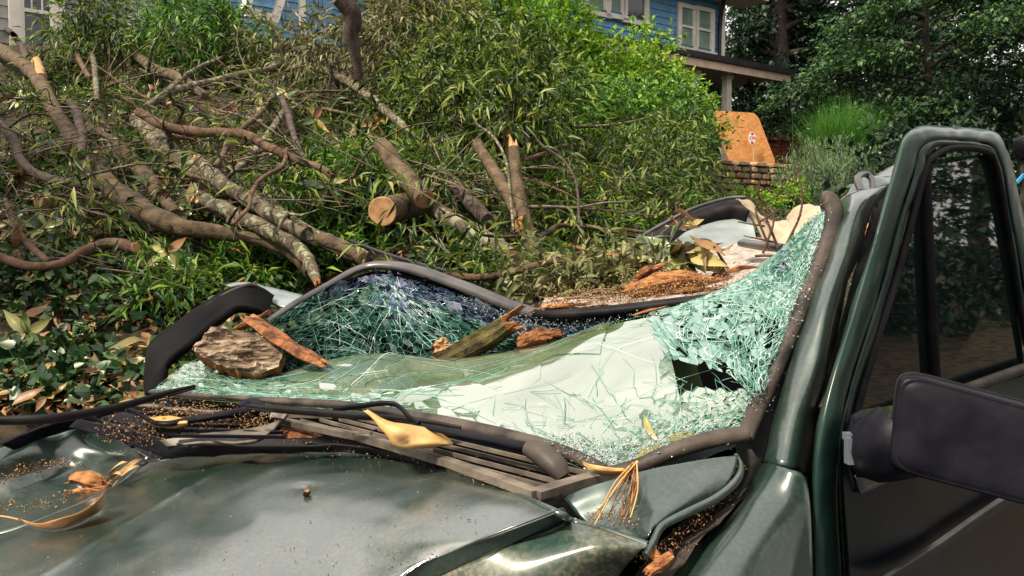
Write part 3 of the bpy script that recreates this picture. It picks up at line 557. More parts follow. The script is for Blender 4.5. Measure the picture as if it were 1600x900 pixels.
LIMB = 0
def limb(name, label, mat, pts, lift, cut0=False, cut1=False, twigs=3, seg=12, rough=.22, endm='cutwood', group=None, cat='branch', dd=None, splinter=0):
    """pts: (px, py, radius in px); follows the heap at LIFT metres above the bank"""
    Q = []; Rr = []
    for i, p in enumerate(pts):
        l_ = lift if np.isscalar(lift) else np.interp(i / (len(pts) - 1), np.linspace(0, 1, len(lift)), lift); q, d = heap_pt(p[0], p[1], l_, .22)
        if dd is not None: d = dd if np.isscalar(dd) else float(np.interp(i / (len(pts) - 1), np.linspace(0, 1, len(dd)), dd)); q = P(p[0], p[1], d)
        Q.append(q); Rr.append(p[2] * (.78 if p[2] > 12 else .9) / FOC * d)
    m = MB(); V, F, C = tube_geo(Q, Rr, seg, 5, 1, rough, 0 if name == 'snag' else .06); m.add(V, F, 0, True)
    o = m.build(name, M[mat], None); tag(o, label, cat, group)
    for c, flag, sgn in ((C[0], cut0, -1), (C[1], cut1, 1)):
        rim = np.array([V[i] for i in c]); cen = rim.mean(0); e = MB()
        if not flag: e.add(rim, [tuple(range(len(rim)))]); e.build('broken_end', M[mat], o); continue
        nrm = unit(np.cross(rim[1] - rim[0], rim[len(rim) // 2] - rim[0])); 
        if splinter:
            tip = [rim[k] + nrm * random.uniform(.2, 1) * splinter for k in range(len(rim))]; tip = [cen + (p - cen) * random.uniform(.45, .95) for p in tip]
            n_ = len(rim); e.add(list(rim) + tip + [cen + nrm * splinter * .2], [(k, (k + 1) % n_, n_ + (k + 1) % n_, n_ + k) for k in range(n_)] + [(n_ + k, n_ + (k + 1) % n_, 2 * n_) for k in range(n_)])
        else:
            ring = [cen + (p - cen) * .93 + nrm * .002 for p in rim]; n_ = len(rim); e.add(list(rim) + ring, [(k, (k + 1) % n_, n_ + (k + 1) % n_, n_ + k) for k in range(n_)] + [tuple(range(n_, 2 * n_))])
        e.build('cut_end', M[endm], o)
    n = len(Q)
    for k in range(twigs):
        i = random.randrange(0, n - 1); f_ = random.random(); p0 = Q[i] * (1 - f_) + Q[i + 1] * f_; t = unit(Q[i + 1] - Q[i]); dv = unit(t * random.uniform(.2, .9) + rdir(1, -.2, .8)[0] + np.array([0, -.3, 0])); ln = random.uniform(.25, .7); r = Rr[i] * random.uniform(.18, .35)
        s_ = MB(); b_ = unit(np.cross(t, dv)) * .12 * ln
        pk = [p0, p0 + dv * ln * .35 + b_, p0 + dv * ln * .7 - b_ * .3, p0 + dv * ln + b_ - Z * .08]; s_.tube(pk, [r, r * .75, r * .5, r * .15], 6, 3, rough=.1)
        for pj in pk[1:3]: d3 = unit(dv + rdir(1)[0] * .8); s_.tube([pj, pj + d3 * ln * .25 + b_ * .4, pj + d3 * ln * .45], [r * .5, r * .35, r * .1], 5, 2); s_.build('side_shoot', M[mat], o)
    return o
B = 'fallen_branch'
limb(B, 'thick smooth limb sweeping from the grey house window down to the lichen covered trunks', 'bark_smooth', [(-40, 50, 11), (0, 78, 12), (42, 104, 13), (66, 135, 14), (90, 182, 15), (130, 238, 17), (165, 285, 19), (215, 325, 20), (285, 355, 19), (360, 366, 14), (440, 385, 13), (485, 425, 11)], [.5, .55, .5, .35, .2], twigs=3, seg=16)
limb(B, 'thin curved branch rising past the cream window trim', 'bark_dark', [(48, 112, 7), (40, 85, 6), (25, 60, 5), (5, 42, 4), (-15, 30, 3)], .6, twigs=1)
limb('branch_stub', 'pale sawn stub on the thick limb beside the window trim', 'cutwood', [(64, 122, 9), (60, 108, 9), (57, 95, 8)], .62, cut1=True, twigs=0, cat='branch stub')
limb(B, 'winding dark branch crossing the thick limb low on the left', 'bark_dark', [(-30, 165, 6), (0, 192, 7), (24, 224, 8), (32, 250, 8), (62, 274, 8), (120, 288, 8), (178, 293, 9), (215, 310, 9), (245, 335, 7)], .45, twigs=3)
limb(B, 'reddish branch curving out of the ivy at the left edge', 'bark_red', [(-40, 388, 8), (0, 402, 8), (45, 416, 8), (95, 412, 8), (135, 392, 10), (175, 380, 11), (212, 388, 10)], .3, cut1=True, twigs=1)
limb(B, 'slim reddish shoot joining the low left branch from above', 'bark_red', [(8, 312, 4), (18, 335, 5), (38, 375, 6), (78, 410, 6)], .32, twigs=1)
limb(B, 'short thick limb half hidden behind the smooth limb', 'bark_smooth', [(140, 205, 14), (180, 228, 15), (215, 262, 16), (250, 303, 14), (275, 335, 10)], .3, twigs=1, seg=14)
limb('fallen_log', 'upper lichen covered trunk slanting down toward the car roof', 'bark_lichen', [(215, 190, 17), (262, 235, 20), (310, 268, 21), (365, 300, 21), (420, 330, 21), (470, 362, 20), (520, 382, 17), (575, 405, 15)], [.35, .4, .3, .15], twigs=2, seg=18, rough=.25, cat='tree trunk')
limb('fallen_log', 'splintered lichen covered trunk with a broken top between the limbs', 'bark_lichen', [(312, 250, 11), (345, 285, 15), (390, 312, 16), (440, 345, 15), (480, 365, 12)], .62, cut0=True, twigs=1, seg=16, splinter=.07, cat='tree trunk')
limb('fallen_log', 'lower lichen covered trunk bending down and breaking off above the car', 'bark_lichen', [(320, 312, 14), (370, 335, 15), (420, 360, 15), (455, 380, 14), (478, 400, 12), (490, 425, 10), (496, 440, 7)], [.5, .45, .4], cut1=True, twigs=1, seg=16, splinter=.06, endm='wood_orange', cat='tree trunk')
limb(B, 'long slender bough arching up from the orange break to the upper blue wall', 'bark_lichen', [(228, 168, 6), (262, 142, 5), (290, 118, 4.5), (330, 97, 4), (380, 82, 4), (430, 75, 3.6), (475, 58, 3), (515, 42, 2.5)], .9, twigs=3, seg=8)
limb(B, 'thicker bough running just below the slender arching one', 'bark_lichen', [(232, 166, 6), (275, 140, 7), (330, 128, 7), (385, 115, 7), (425, 107, 6.5), (450, 90, 5), (490, 76, 4), (545, 78, 3.5)], .8, twigs=3, seg=10)
limb(B, 'bare brown bough with a torn orange end lying across the crossed sticks', 'bark_red', [(220, 176, 9), (252, 194, 8), (300, 206, 8), (345, 207, 8.5), (385, 212, 8.5), (425, 233, 8), (465, 250, 7), (500, 262, 6), (520, 276, 5)], .95, cut0=True, twigs=2, seg=12, splinter=.08, endm='wood_orange')
for k, (lb, pts, lf) in enumerate([
    ('grey stick leaning left from the leaf rosette over the crossed sticks', [(428, 148, 5), (405, 178, 5), (370, 210, 5), (335, 262, 5.5)], .7),
    ('pale lichen stick crossing under the bare brown bough', [(446, 172, 6), (420, 210, 7), (385, 250, 7), (352, 288, 6)], .6),
    ('crooked thin branch hanging over the lichen covered trunks', [(448, 232, 3), (442, 258, 4), (408, 280, 4), (392, 305, 4), (388, 325, 3.5), (362, 352, 4)], 1.0),
    ('dark upright stick behind the leaf rosette', [(440, 150, 5), (452, 185, 6), (462, 220, 5), (478, 250, 4)], .8),
    ('forked thin stick near the top of the lichen trunk', [(365, 350, 3), (358, 300, 4), (350, 240, 4), (362, 205, 4)], .5),
    ('dark bough running under the upright snag into the leaves', [(470, 100, 6), (510, 112, 7), (545, 128, 8), (585, 158, 8), (610, 180, 8), (650, 215, 6)], .8),
    ('thin dark bough stretching right from the upright snag', [(640, 118, 4), (665, 100, 5), (690, 95, 4.5), (715, 108, 4), (735, 125, 3)], 1.0),
    ('thin brown bough below the dark one in the centre of the heap', [(635, 125, 3.5), (680, 117, 4), (715, 122, 3.5), (745, 132, 3), (775, 150, 2)], 1.0),
    ('dark limb slanting behind the arching boughs', [(190, 68, 8), (215, 88, 9), (245, 110, 10), (285, 124, 9), (320, 150, 7)], .7),
    ('upright twisted stick among the dark leaves on the upper left', [(138, 62, 4), (146, 95, 4.5), (150, 130, 5), (152, 158, 4)], .9),
    ('pale bent stick beside the twisted stick', [(120, 68, 3), (122, 88, 4), (134, 112, 4.5), (142, 122, 4)], .95),
    ('gnarled knotted stub on the back of the thick limb', [(108, 160, 5), (120, 175, 7), (124, 192, 8), (130, 215, 8), (126, 245, 7)], .85),
    ('fine twig drawn across the upper middle leaves', [(790, 60, 2), (800, 95, 2), (808, 130, 2.5), (818, 152, 2.5), (830, 110, 2), (838, 102, 1.5)], 1.0),
    ('curved whip hanging left of the split upright trunk', [(742, 192, 2), (772, 215, 2.5), (790, 250, 2.5), (797, 300, 2.5), (802, 360, 2)], 1.2),
    ('long thin branch reaching right from the split upright trunk', [(820, 250, 4), (850, 240, 4), (880, 228, 3.5), (920, 226, 3), (975, 224, 2)], 1.0),
    ('wiry twig curving over the right side leaves', [(830, 205, 2), (850, 230, 2.5), (880, 250, 2.5), (900, 285, 2), (905, 350, 2)], 1.1),
    ('crooked branch sticking out right of the split trunk', [(840, 372, 5), (860, 360, 5), (875, 352, 4), (910, 355, 3.5), (950, 360, 3), (1000, 372, 2)], .9),
    ('slim straight whip lying before the round log ends', [(655, 355, 2), (690, 385, 2.5), (720, 410, 2.5), (760, 422, 2.5), (800, 425, 2)], 1.0),
    ('pale crooked branch in the sprays left of the stone wall', [(1108, 232, 2), (1092, 248, 4), (1084, 268, 4), (1088, 292, 4), (1086, 320, 4)], .5),
    ('bare twisted twig below the chipboard', [(985, 365, 2), (1010, 340, 2.5), (1030, 300, 2.5), (1060, 270, 2)], .6),
]): limb(B, lb, ['bark_smooth', 'bark_lichen', 'bark_red', 'bark_dark'][k % 4], pts, lf, twigs=2, seg=7)
limb('snag', 'dark upright snag with a pale sawn top against the blue wall', 'bark_dark', [(562, 125, 6), (557, 96, 9), (553, 75, 11), (549, 52, 15), (552, 34, 17), (548, 16, 18), (532, -4, 20)], 1.3, dd=[6.4, 6.2], cut1=True, twigs=1, seg=16, rough=.08, cat='tree snag')
limb('cut_log', 'pale barked log with its sawn end pointing at the car beside the round log face', 'bark_smooth', [(595, 225, 16), (622, 262, 19), (645, 288, 20), (664, 312, 20)], 0, dd=[4.5, 4.15], cut1=True, twigs=0, seg=18, cat='log', rough=.08)
limb('cut_log', 'split barked log ending left of the upright trunk', 'bark_lichen', [(672, 322, 15), (705, 342, 17), (745, 365, 18), (775, 385, 19), (800, 402, 19)], 0, dd=[4.3, 3.6], cut1=True, twigs=0, seg=18, cat='log', rough=.08)
limb('cut_log', 'slim dark log leaning behind the split barked one', 'bark_dark', [(688, 262, 9), (712, 290, 11), (738, 318, 12), (762, 345, 12)], .5, dd=[5.0, 4.3], twigs=0, seg=12, cat='log')
limb('cut_log', 'short sawn log lying just left of the dark hollow', 'bark_smooth', [(500, 372, 12), (540, 388, 12), (566, 402, 12)], 0, dd=[3.6, 3.5], cut1=True, twigs=0, cat='log')
o = limb('split_trunk', 'upright split trunk with a torn pale top and an orange scar', 'bark_smooth', [(802, 232, 9), (806, 270, 11), (812, 310, 13), (822, 352, 13), (836, 402, 12)], 1.0, dd=[4.0, 3.7], cut0=True, twigs=1, seg=14, splinter=.1, cat='tree trunk', rough=.2)
q, d = heap_pt(818, 354, 1.0); m = MB(); m.tube([P(812, 342, 3.76), P(817, 354, 3.75), P(821, 366, 3.745)], [.026, .041, .028], 9, 3, flat=1.05, rough=.3); m.build('scar', M['wood_orange'], o)
limb('split_trunk', 'second stem leaning into the upright split trunk from the left', 'bark_smooth', [(745, 225, 9), (772, 268, 11), (795, 305, 11), (812, 345, 10)], .9, dd=[4.6, 3.85], twigs=1, seg=12, cat='tree trunk')
# the round log whose sawn face looks at the camera
q0 = P(598, 330, 4.0); q1 = P(655, 318, 4.7); m = MB(); V, F, C = tube_geo([q1, (q0 + q1) / 2, q0], [.072, .074, .074], 20, 3, 1, .06); m.add(V, F, 0, True); m.add([V[i] for i in C[0]], [tuple(range(20))]); o = tag(m.build('cut_log', M['bark_smooth']), 'log whose round sawn face looks straight out over the dark hollow', 'log')
rim = np.array([V[i] for i in C[1]]); cen = rim.mean(0); m = MB(); nr = unit(q0 - q1); rg = [[cen + (p - cen) * s_ + nr * h_ for p in rim] for s_, h_ in ((1, 0), (.94, .004), (.6, .003), (.25, .005))]
VV = sum(rg, []) ; m.add(VV, [(r_ * 20 + k, r_ * 20 + (k + 1) % 20, (r_ + 1) * 20 + (k + 1) % 20, (r_ + 1) * 20 + k) for r_ in range(3) for k in range(20)] + [tuple(range(60, 80))]); m.build('cut_end', M['cutwood'], o)
q = limb(B, 'brown stick with a torn orange end lying along the top of the windscreen frame', 'bark_red', [(1, 1, 1)] * 2, 0, twigs=0) if False else None
m = MB(); pts = [P(698, 430, 2.35), P(745, 433, 2.3), (P(790, 428, 2.25)), P(840, 414, 2.2), P(885, 404, 2.2), P(935, 409, 2.25), P(990, 415, 2.3)]
m.tube(pts, [.010, .011, .010, .010, .009, .007, .004], 9, 5, rough=.25); m.tube([P(888, 405, 2.2), P(905, 395, 2.3), P(930, 392, 2.4)], [.006, .005, .003], 6, 3); m.tube([P(815, 421, 2.22), P(835, 440, 2.2), P(880, 455, 2.15)], [.004, .003, .002], 6, 3)
o = tag(m.build(B, M['bark_red']), 'brown stick lying along behind the bent windscreen header', 'branch'); m = MB(); m.tube([P(690, 432, 2.36), P(705, 430, 2.35), P(725, 433, 2.33)], [.006, .0125, .0122], 8, 2, rough=.3); m.build('torn_end', M['wood_orange'], o)
m = MB(); m.tube([P(548, 376, 3.3), P(590, 392, 3.1), P(640, 408, 2.95), P(700, 424, 2.8)], [.006, .007, .007, .006], 7, 4); tag(m.build('black_cable', M['gutter']), 'thin black cable slanting down to the roof edge behind the windscreen', 'cable')

# ---- big magnolia leaves: one shared mesh set, each leaf an object
def magleaf(curl, fold, L=1.0, W=.36):
    rows = []; n = 6; prof = [.05, .62, .95, 1.0, .78, .38, .02]
    V = []; F = []
    for i in range(n + 1):
        t = i / n; x = L * t; z = -curl * L * t * t + .04 * math.sin(t * 7)
        for s_ in (-1, 0, 1): V.append((x, s_ * W / 2 * prof[i], z + (abs(s_) * fold * prof[i] * W)))
    for i in range(n):
        for j in range(2): a = i * 3 + j; F.append((a, a + 3, a + 4, a + 1))
    me = bpy.data.meshes.new('leaf'); me.from_pydata(V, [], F); me.polygons.foreach_set('use_smooth', [True] * len(F)); me.update(); return me
LG = [magleaf(c, f) for c, f in ((.1, .1), (.3, .2), (-.15, .25), (.45, .35))]; LD = [me.copy() for me in LG]
for me in LG: me.materials.append(M['mag_green'])
for me in LD: me.materials.append(M['mag_dry'])
def put_leaf(parent, pos, d, up, L, dry, name='leaf'):
    me = random.choice(LD if dry else LG); o = bpy.data.objects.new(name, me); COL.objects.link(o); t = unit(np.asarray(d, float)); s_ = unit(np.cross(up, t)); n_ = np.cross(t, s_)
    mt = Matrix(((t[0], s_[0], n_[0], pos[0]), (t[1], s_[1], n_[1], pos[1]), (t[2], s_[2], n_[2], pos[2]), (0, 0, 0, 1))) @ Matrix.Scale(L, 4)
    if parent is not None: o.parent = parent; o.matrix_parent_inverse = Matrix.Translation(parent.location).inverted()
    o.matrix_basis = mt; return o
def n_litter(n, rects, dry, L=.12):
    for k in range(n):
        r = random.choices(rects, [(q[2] - q[0]) * (q[3] - q[1]) for q in rects])[0]; px, py = random.uniform(r[0], r[2]), random.uniform(r[1], r[3]); q, d = heap_pt(px, py, random.uniform(-.06, .08)); up = unit(np.array([random.uniform(-.6, .6), random.uniform(-1.1, .1), 1.])); put_leaf(bank, q, np.cross(rdir(1)[0], up), up, L * random.uniform(.6, 1.15), random.random() < dry)
n_litter(150, [(-10, 380, 430, 600)], .55, .14); n_litter(110, [(-10, 560, 240, 650), (170, 540, 260, 620)], .85, .11); n_litter(70, [(-10, 180, 330, 400)], .55, .15)
LMK = [(60, 110, 'the pale sawn stub'), (40, 290, 'the winding dark branch'), (190, 385, 'the reddish sawn branch'), (200, 250, 'the short thick limb'), (130, 240, 'the thick smooth limb'), (270, 250, 'the upper lichen covered log'), (330, 270, 'the splintered lichen covered log'), (460, 380, 'the lower lichen covered log'), (300, 110, 'the slender arching bough'), (400, 110, 'the thick arching bough'), (320, 207, 'the torn brown bough'), (400, 200, 'the crossed sticks'), (545, 40, 'the dark snag'), (700, 100, 'the thin dark boughs'), (810, 240, 'the split upright stem'), (400, 20, 'the white gable trim'), (230, 40, 'the small grey house window'), (150, 110, 'the upright twisted stick'), (100, 480, 'the ivy covered foot of the bank'), (250, 100, 'the dark slanting limb'), (500, 250, 'the orange brown bough tip')]
USED = {}
def sprig_label(px, py, word):
    for lx, ly, nm in sorted(LMK, key=lambda q: (q[0] - px) ** 2 + (q[1] - py) ** 2):
        dx, dy = px - lx, py - ly; r_ = ('right of ' if dx > 0 else 'left of ') if abs(dx) > abs(dy) else ('below ' if dy > 0 else 'above '); t = f'{word} just {r_}{nm}'
        if t not in USED: USED[t] = 1; return t
def sprig(px, py, lift, kind, L=.13, K=8):
    q, d = heap_pt(px, py, lift); ax = unit(rdir(1, 0, .9)[0] + np.array([0, -.6, .2])); dry = {'green': .05, 'olive': .3, 'tan': .95}[kind]
    lab = sprig_label(px, py, {'green': 'glossy green magnolia leaf rosette', 'olive': 'yellowing magnolia leaf rosette', 'tan': 'dried tan magnolia leaf rosette'}[kind])
    e = empty('magnolia_sprig', q, lab, 'leafy sprig', kind + ' magnolia sprigs in the branch heap'); m = MB(); m.tube([q - ax * .22 - Z * .05, q - ax * .1, q + ax * .02], [.006, .005, .003], 6, 3); m.build('stem', M['bark_red'], e)
    s_ = unit(np.cross(ax, Z)); w = np.cross(s_, ax)
    for k in range(K):
        a = 6.283 * k / K + random.uniform(-.3, .3); rad = s_ * math.cos(a) + w * math.sin(a); dv = unit(rad + ax * random.uniform(.1, .7) - Z * random.uniform(.1, .5)); put_leaf(e, q - ax * random.uniform(0, .05), dv, ax, L * random.uniform(.7, 1.15), random.random() < dry)
for px, py, lf, kd in [(430, 140, 1.0, 'green'), (445, 150, .9, 'green'), (290, 175, .8, 'green'), (180, 175, .7, 'green'), (410, 85, 1.0, 'green'), (165, 190, .6, 'olive'), (120, 190, .6, 'olive'), (235, 285, .6, 'olive'), (250, 290, .7, 'olive'), (305, 300, .5, 'olive'), (385, 20, 1.2, 'olive'), (420, 30, 1.0, 'olive'), (450, 12, 1.2, 'olive'),
        (620, 60, 1.0, 'olive'), (350, 55, .9, 'olive'), (205, 60, .8, 'tan'), (510, 20, 1.1, 'tan'), (575, 15, 1.2, 'tan'), (735, 60, 1.0, 'tan'), (765, 62, 1.0, 'tan'), (715, 35, 1.2, 'tan'), (795, 215, 1.1, 'tan'), (860, 195, .9, 'tan'), (350, 58, 1.0, 'tan'), (700, 55, 1.0, 'tan'), (270, 100, .7, 'tan'),
        (80, 300, .5, 'green'), (30, 270, .5, 'green'), (60, 330, .4, 'olive'), (20, 340, .5, 'green'), (130, 330, .3, 'green'), (350, 180, .7, 'olive'), (90, 160, .6, 'olive'), (30, 150, .6, 'olive'), (240, 140, .7, 'olive'), (490, 185, .8, 'olive'), (70, 230, .5, 'olive'), (160, 350, .3, 'olive'), (20, 210, .5, 'green'), (260, 400, .3, 'green'), (100, 470, .2, 'olive'), (220, 460, .2, 'olive'), (40, 520, .2, 'green'), (270, 215, .6, 'green')] + [(random.randint(0, 330), random.randint(110, 400), .45, random.choice(['green', 'olive', 'olive'])) for _ in range(30)] + [(random.randint(330, 620), random.randint(60, 300), .8, random.choice(['green', 'olive', 'tan'])) for _ in range(8)]:
    sprig(px, py, lf, kd, .13 if px < 350 else .15)

# boughs standing up along the top of the heap
def bough(name, label, blobs, mat, n, leaf): return bushmass(name, label, blobs, mat, n, leaf, K=9, cat='leafy bough', T=T_FOLD, ww=.18, down=.5, stem_mat='bark_dark', upb=.2)
bough('leafy_bough', 'bough of dull green leaves standing before the small grey house window', [(135, 10, 8.6, .24), (112, 70, 8.4, .18), (180, 66, 8.6, .18)], M['willow'], 260, .12)
bough('leafy_bough', 'pale olive bough hiding the foot of the blue wall beside the dark snag', [(610, 55, 7.4, .34), (655, 25, 7.6, .42), (700, 70, 7.6, .40), (640, 90, 7.2, .36), (480, 85, 7.8, .22), (430, 75, 8, .22), (520, 95, 7.4, .22)], M['olive'], 800, .12)
bough('leafy_bough', 'drooping grey green bough at the right shoulder of the heap', [(765, 115, 7.0, .42), (825, 150, 6.8, .34), (850, 110, 7.6, .22), (720, 150, 6.6, .40), (800, 190, 6, .35), (680, 180, 6.2, .36)], M['willow'], 1050, .12)
bough('leafy_bough', 'yellow green bough against the white gable trim', [(335, 62, 8.4, .28), (300, 55, 8.4, .34), (370, 75, 8.4, .22), (280, 30, 9, .3)], M['willow_green'], 700, .11)
bough('leafy_bough', 'sprays of wilted leaves left of the chipboard panel', [(1050, 245, 8.5, .30), (1020, 265, 8, .38), (1088, 305, 8.6, .20), (990, 290, 7, .35)], M['willow'], 700, .11)

random.seed(21)
for k in range(85):                # thinner bare branches tangled through the heap
    z_ = k % 5; px, py = [(random.randint(60, 560), random.randint(60, 300)), (random.randint(330, 700), random.randint(50, 200)), (random.randint(560, 1000), random.randint(80, 380)), (random.randint(0, 330), random.randint(60, 330)), (random.randint(330, 620), random.randint(40, 160))][z_]
    an = random.choice([-.45, -.2, .1, .55, 1.0, 2.3]) + random.gauss(0, .25); ln = random.uniform(70, 210); w = random.uniform(1.6, 4.2); cv = random.uniform(-.5, .5); pts = []; x, y = px, py
    for j in range(5): pts.append((x, y, w * (1 - j * .19))); x += math.cos(an) * ln / 4; y -= math.sin(an) * ln / 4 * .7; an += cv * .4 + random.gauss(0, .12)
    d0 = float(depth_at(px, py)); lf = random.uniform(.55, 1.0); d0 = d0 - lf * min(max(d0 / 4.5, .7), 1.9)
    if min(p[1] for p in pts) < -5: continue
    lab = sprig_label(px, py, random.choice(['thin bare grey branch', 'slim bare brown branch', 'spindly bare branch', 'bare forked branch', 'crooked bare branch']))
    if lab: limb('bare_branch', lab, random.choice(['bark_twig', 'bark_smooth', 'bark_lichen', 'bark_red']), pts, 0, dd=[d0, d0 * random.uniform(.92, 1.08)], twigs=2, seg=6, rough=.15, group='thin bare branches tangled in the heap')
# ============================================================ THE WRECKED CAR
def paint(nm='dark_green_car_paint', dusty=.30, dc=(.20, .17, .13), ior=1.75, metal=.35):
    m, t, b = base(nm); n = tex(t, 'Noise', 1.6, 4, .4); n2 = tex(t, 'Noise', 160, 3); n3 = tex(t, 'Noise', 9, 6)
    dust = t.nodes.new('ShaderNodeMath'); dust.operation = 'MULTIPLY'; t.links.new(ramp(t, n3.outputs[0], [(.3, (0, 0, 0)), (.75, (1, 1, 1))]), dust.inputs[0]); t.links.new(ramp(t, n2.outputs[0], [(.42, (.25, .25, .25)), (.7, (1, 1, 1))]), dust.inputs[1])
    dm = t.nodes.new('ShaderNodeMath'); dm.operation = 'MULTIPLY'; t.links.new(dust.outputs[0], dm.inputs[0]); dm.inputs[1].default_value = dusty
    c = mix(t, ramp(t, n.outputs[0], [(.35, (.020, .045, .040)), (.7, (.035, .065, .05))]), (.02, .04, .035), (.03, .06, .05)); c = mix(t, dm.outputs[0], (.012, .038, .032), dc)
    t.links.new(c, b.inputs['Base Color']); b.inputs['Metallic'].default_value = metal; b.inputs['Specular IOR Level'].default_value = .5 if metal else .15; b.inputs['Coat Weight'].default_value = 1 if metal else .7; b.inputs['Coat IOR'].default_value = ior; b.inputs['Roughness'].default_value = .35
    t.links.new(ramp(t, n3.outputs[0], [(.3, (.10, .10, .10)), (.7, (.30, .30, .30))]), b.inputs['Coat Roughness']); bump(t, b, n2.outputs[0], .04, .001); return m
M['paint'] = paint(); M['paint_top'] = paint('dusty_green_bonnet_paint', .42, (.24, .18, .12), 2.7); M['paint_side'] = paint('tan_dusted_bonnet_paint', .8, (.34, .29, .20), 1.5, 0); M['paint_frame'] = paint('door_frame_paint', .2, (.10, .08, .06), 1.4, 0)
M['paint_shaded'] = noisy('shaded_side_paint', (.001, .004, .008), (.003, .007, .012), 5, .3, .03, .001, spec=.3)  # car paint taken near black: dark reflections and shade put into the door's colour
M['rubber'] = noisy('dusty_rubber_seal', (.016, .013, .013), (.075, .058, .048), 18, .6, .6, .003, spec=.35)
M['rubber_dark'] = noisy('black_rubber', (.004, .004, .006), (.018, .016, .018), 14, .55, .3, .002, spec=.12)
M['plastic'] = noisy('black_textured_plastic', (.002, .002, .005), (.008, .008, .013), 30, .42, .15, .001, spec=.12, bscale=260)
M['plastic_grey'] = noisy('weathered_grey_plastic', (.06, .05, .042), (.18, .15, .12), 20, .5, .4, .002, spec=.45)
M['plastic_mid'] = noisy('dusty_dark_plastic', (.03, .025, .024), (.07, .058, .05), 20, .55, .3, .001, spec=.3)
M['header'] = noisy('bent_grey_header', (.03, .029, .033), (.12, .112, .112), 7, .32, .2, .002, spec=.7, metal=.4, stretch=(1, 1, 1))
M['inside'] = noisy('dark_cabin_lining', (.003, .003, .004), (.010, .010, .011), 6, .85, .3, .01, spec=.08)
M['seatcloth'] = noisy('olive_seat_cloth', (.09, .13, .05), (.16, .19, .09), 12, .9, .2, .002)
M['beige'] = noisy('beige_headliner_cloth', (.26, .21, .15), (.40, .34, .25), 6, .9, .5, .01)
M['bluegrey'] = noisy('dusty_blue_grey_metal', (.13, .16, .17), (.30, .34, .35), 5, .35, .1, .002, spec=.6)
M['dustmetal'] = noisy('sawdust_covered_roof', (.20, .17, .15), (.42, .37, .33), 40, .85, .6, .004)
M['chrome'] = noisy('bare_metal', (.35, .42, .5), (.5, .56, .62), 5, .3, 0, metal=.8)
M['orange'] = noisy('orange_strap', (.55, .10, .02), (.7, .16, .03), 5, .6, 0); M['yellow'] = noisy('yellow_strap', (.7, .42, .05), (.8, .5, .08), 5, .6, 0)
def glass_mat(name, tint, alpha, dust, rough=.03, dustc=(.55, .60, .52), cior=2.0):
    m, t, b = base(name); n = tex(t, 'Noise', 7, 6, .6)
    c = mix(t, ramp(t, n.outputs[0], [(.35, (0, 0, 0)), (.75, (dust, dust, dust))]), tint, dustc)
    t.links.new(c, b.inputs['Base Color']); b.inputs['Roughness'].default_value = rough; b.inputs['IOR'].default_value = 2.2; b.inputs['Coat Weight'].default_value = 1; b.inputs['Coat IOR'].default_value = cior; b.inputs['Coat Roughness'].default_value = rough
    tr = t.nodes.new('ShaderNodeBsdfTransparent'); tr.inputs[0].default_value = (.75, .95, .87, 1); ms = t.nodes.new('ShaderNodeMixShader'); out = t.nodes['Material Output']
    lw = t.nodes.new('ShaderNodeFresnel'); lw.inputs[0].default_value = 1.55; mx = t.nodes.new('ShaderNodeMath'); mx.operation = 'MAXIMUM'; mx.inputs[1].default_value = alpha; t.links.new(lw.outputs[0], mx.inputs[0])
    t.links.new(mx.outputs[0], ms.inputs[0]); t.links.new(tr.outputs[0], ms.inputs[1]); t.links.new(b.outputs[0], ms.inputs[2]); t.links.new(ms.outputs[0], out.inputs[0]); return m
M['glass_low'] = glass_mat('cracked_laminated_glass', (.08, .13, .065), .56, .34, cior=3.0)
M['glass_up'] = glass_mat('shattered_green_glass', (.02, .11, .085), .42, .3, .05, (.16, .36, .30))
M['glass_blue'] = glass_mat('shattered_blue_shade_band', (.008, .014, .06), .60, .3, .05, (.14, .2, .32))
M['glass_teal'] = glass_mat('crushed_teal_glass', (.035, .15, .12), .55, .5, .08, (.32, .48, .43))
M['crack'] = leafmat('glass_crack_edges', [(0, (.08, .27, .22)), (.45, (.20, .42, .36)), (.8, (.48, .68, .62)), (1, (.85, .9, .88))], .15, .3, spec=.8)
M['crack_thin'] = leafmat('thin_crack_edges', [(0, (.05, .20, .16)), (.6, (.12, .34, .28)), (1, (.45, .62, .56))], .15, .3, spec=.8)
M['crack_blue'] = leafmat('blue_crack_edges', [(0, (.015, .025, .10)), (.5, (.07, .11, .26)), (.85, (.36, .46, .58)), (1, (.8, .85, .9))], .15, .3, spec=.8)
M['crumb'] = leafmat('crushed_glass_crumbs', [(0, (.10, .20, .18)), (.5, (.32, .45, .42)), (1, (.8, .84, .84))], .08, .2, spec=.9)
def carglass(name, tint, a=.45):
    m, t, b = base(name); b.inputs['Base Color'].default_value = (*tint, 1); b.inputs['Roughness'].default_value = .02; b.inputs['IOR'].default_value = 1.5
    tr = t.nodes.new('ShaderNodeBsdfTransparent'); tr.inputs[0].default_value = (.72, .86, .80, 1); ms = t.nodes.new('ShaderNodeMixShader'); lw = t.nodes.new('ShaderNodeFresnel'); lw.inputs[0].default_value = 1.5; mx = t.nodes.new('ShaderNodeMath'); mx.operation = 'MAXIMUM'; mx.inputs[1].default_value = a
    t.links.new(lw.outputs[0], mx.inputs[0]); t.links.new(mx.outputs[0], ms.inputs[0]); t.links.new(tr.outputs[0], ms.inputs[1]); t.links.new(b.outputs[0], ms.inputs[2]); t.links.new(ms.outputs[0], t.nodes['Material Output'].inputs[0]); return m
M['sideglass'] = carglass('dusty_side_glass', (.006, .012, .012), .0)

car = empty('wrecked_car', P(900, 700, 1.3) * np.array([1, 1, 0]), 'dark green car with a crushed roof and a caved in shattered windscreen', 'car')
hs = lambda rows: [[H(*p) for p in r] for r in rows]
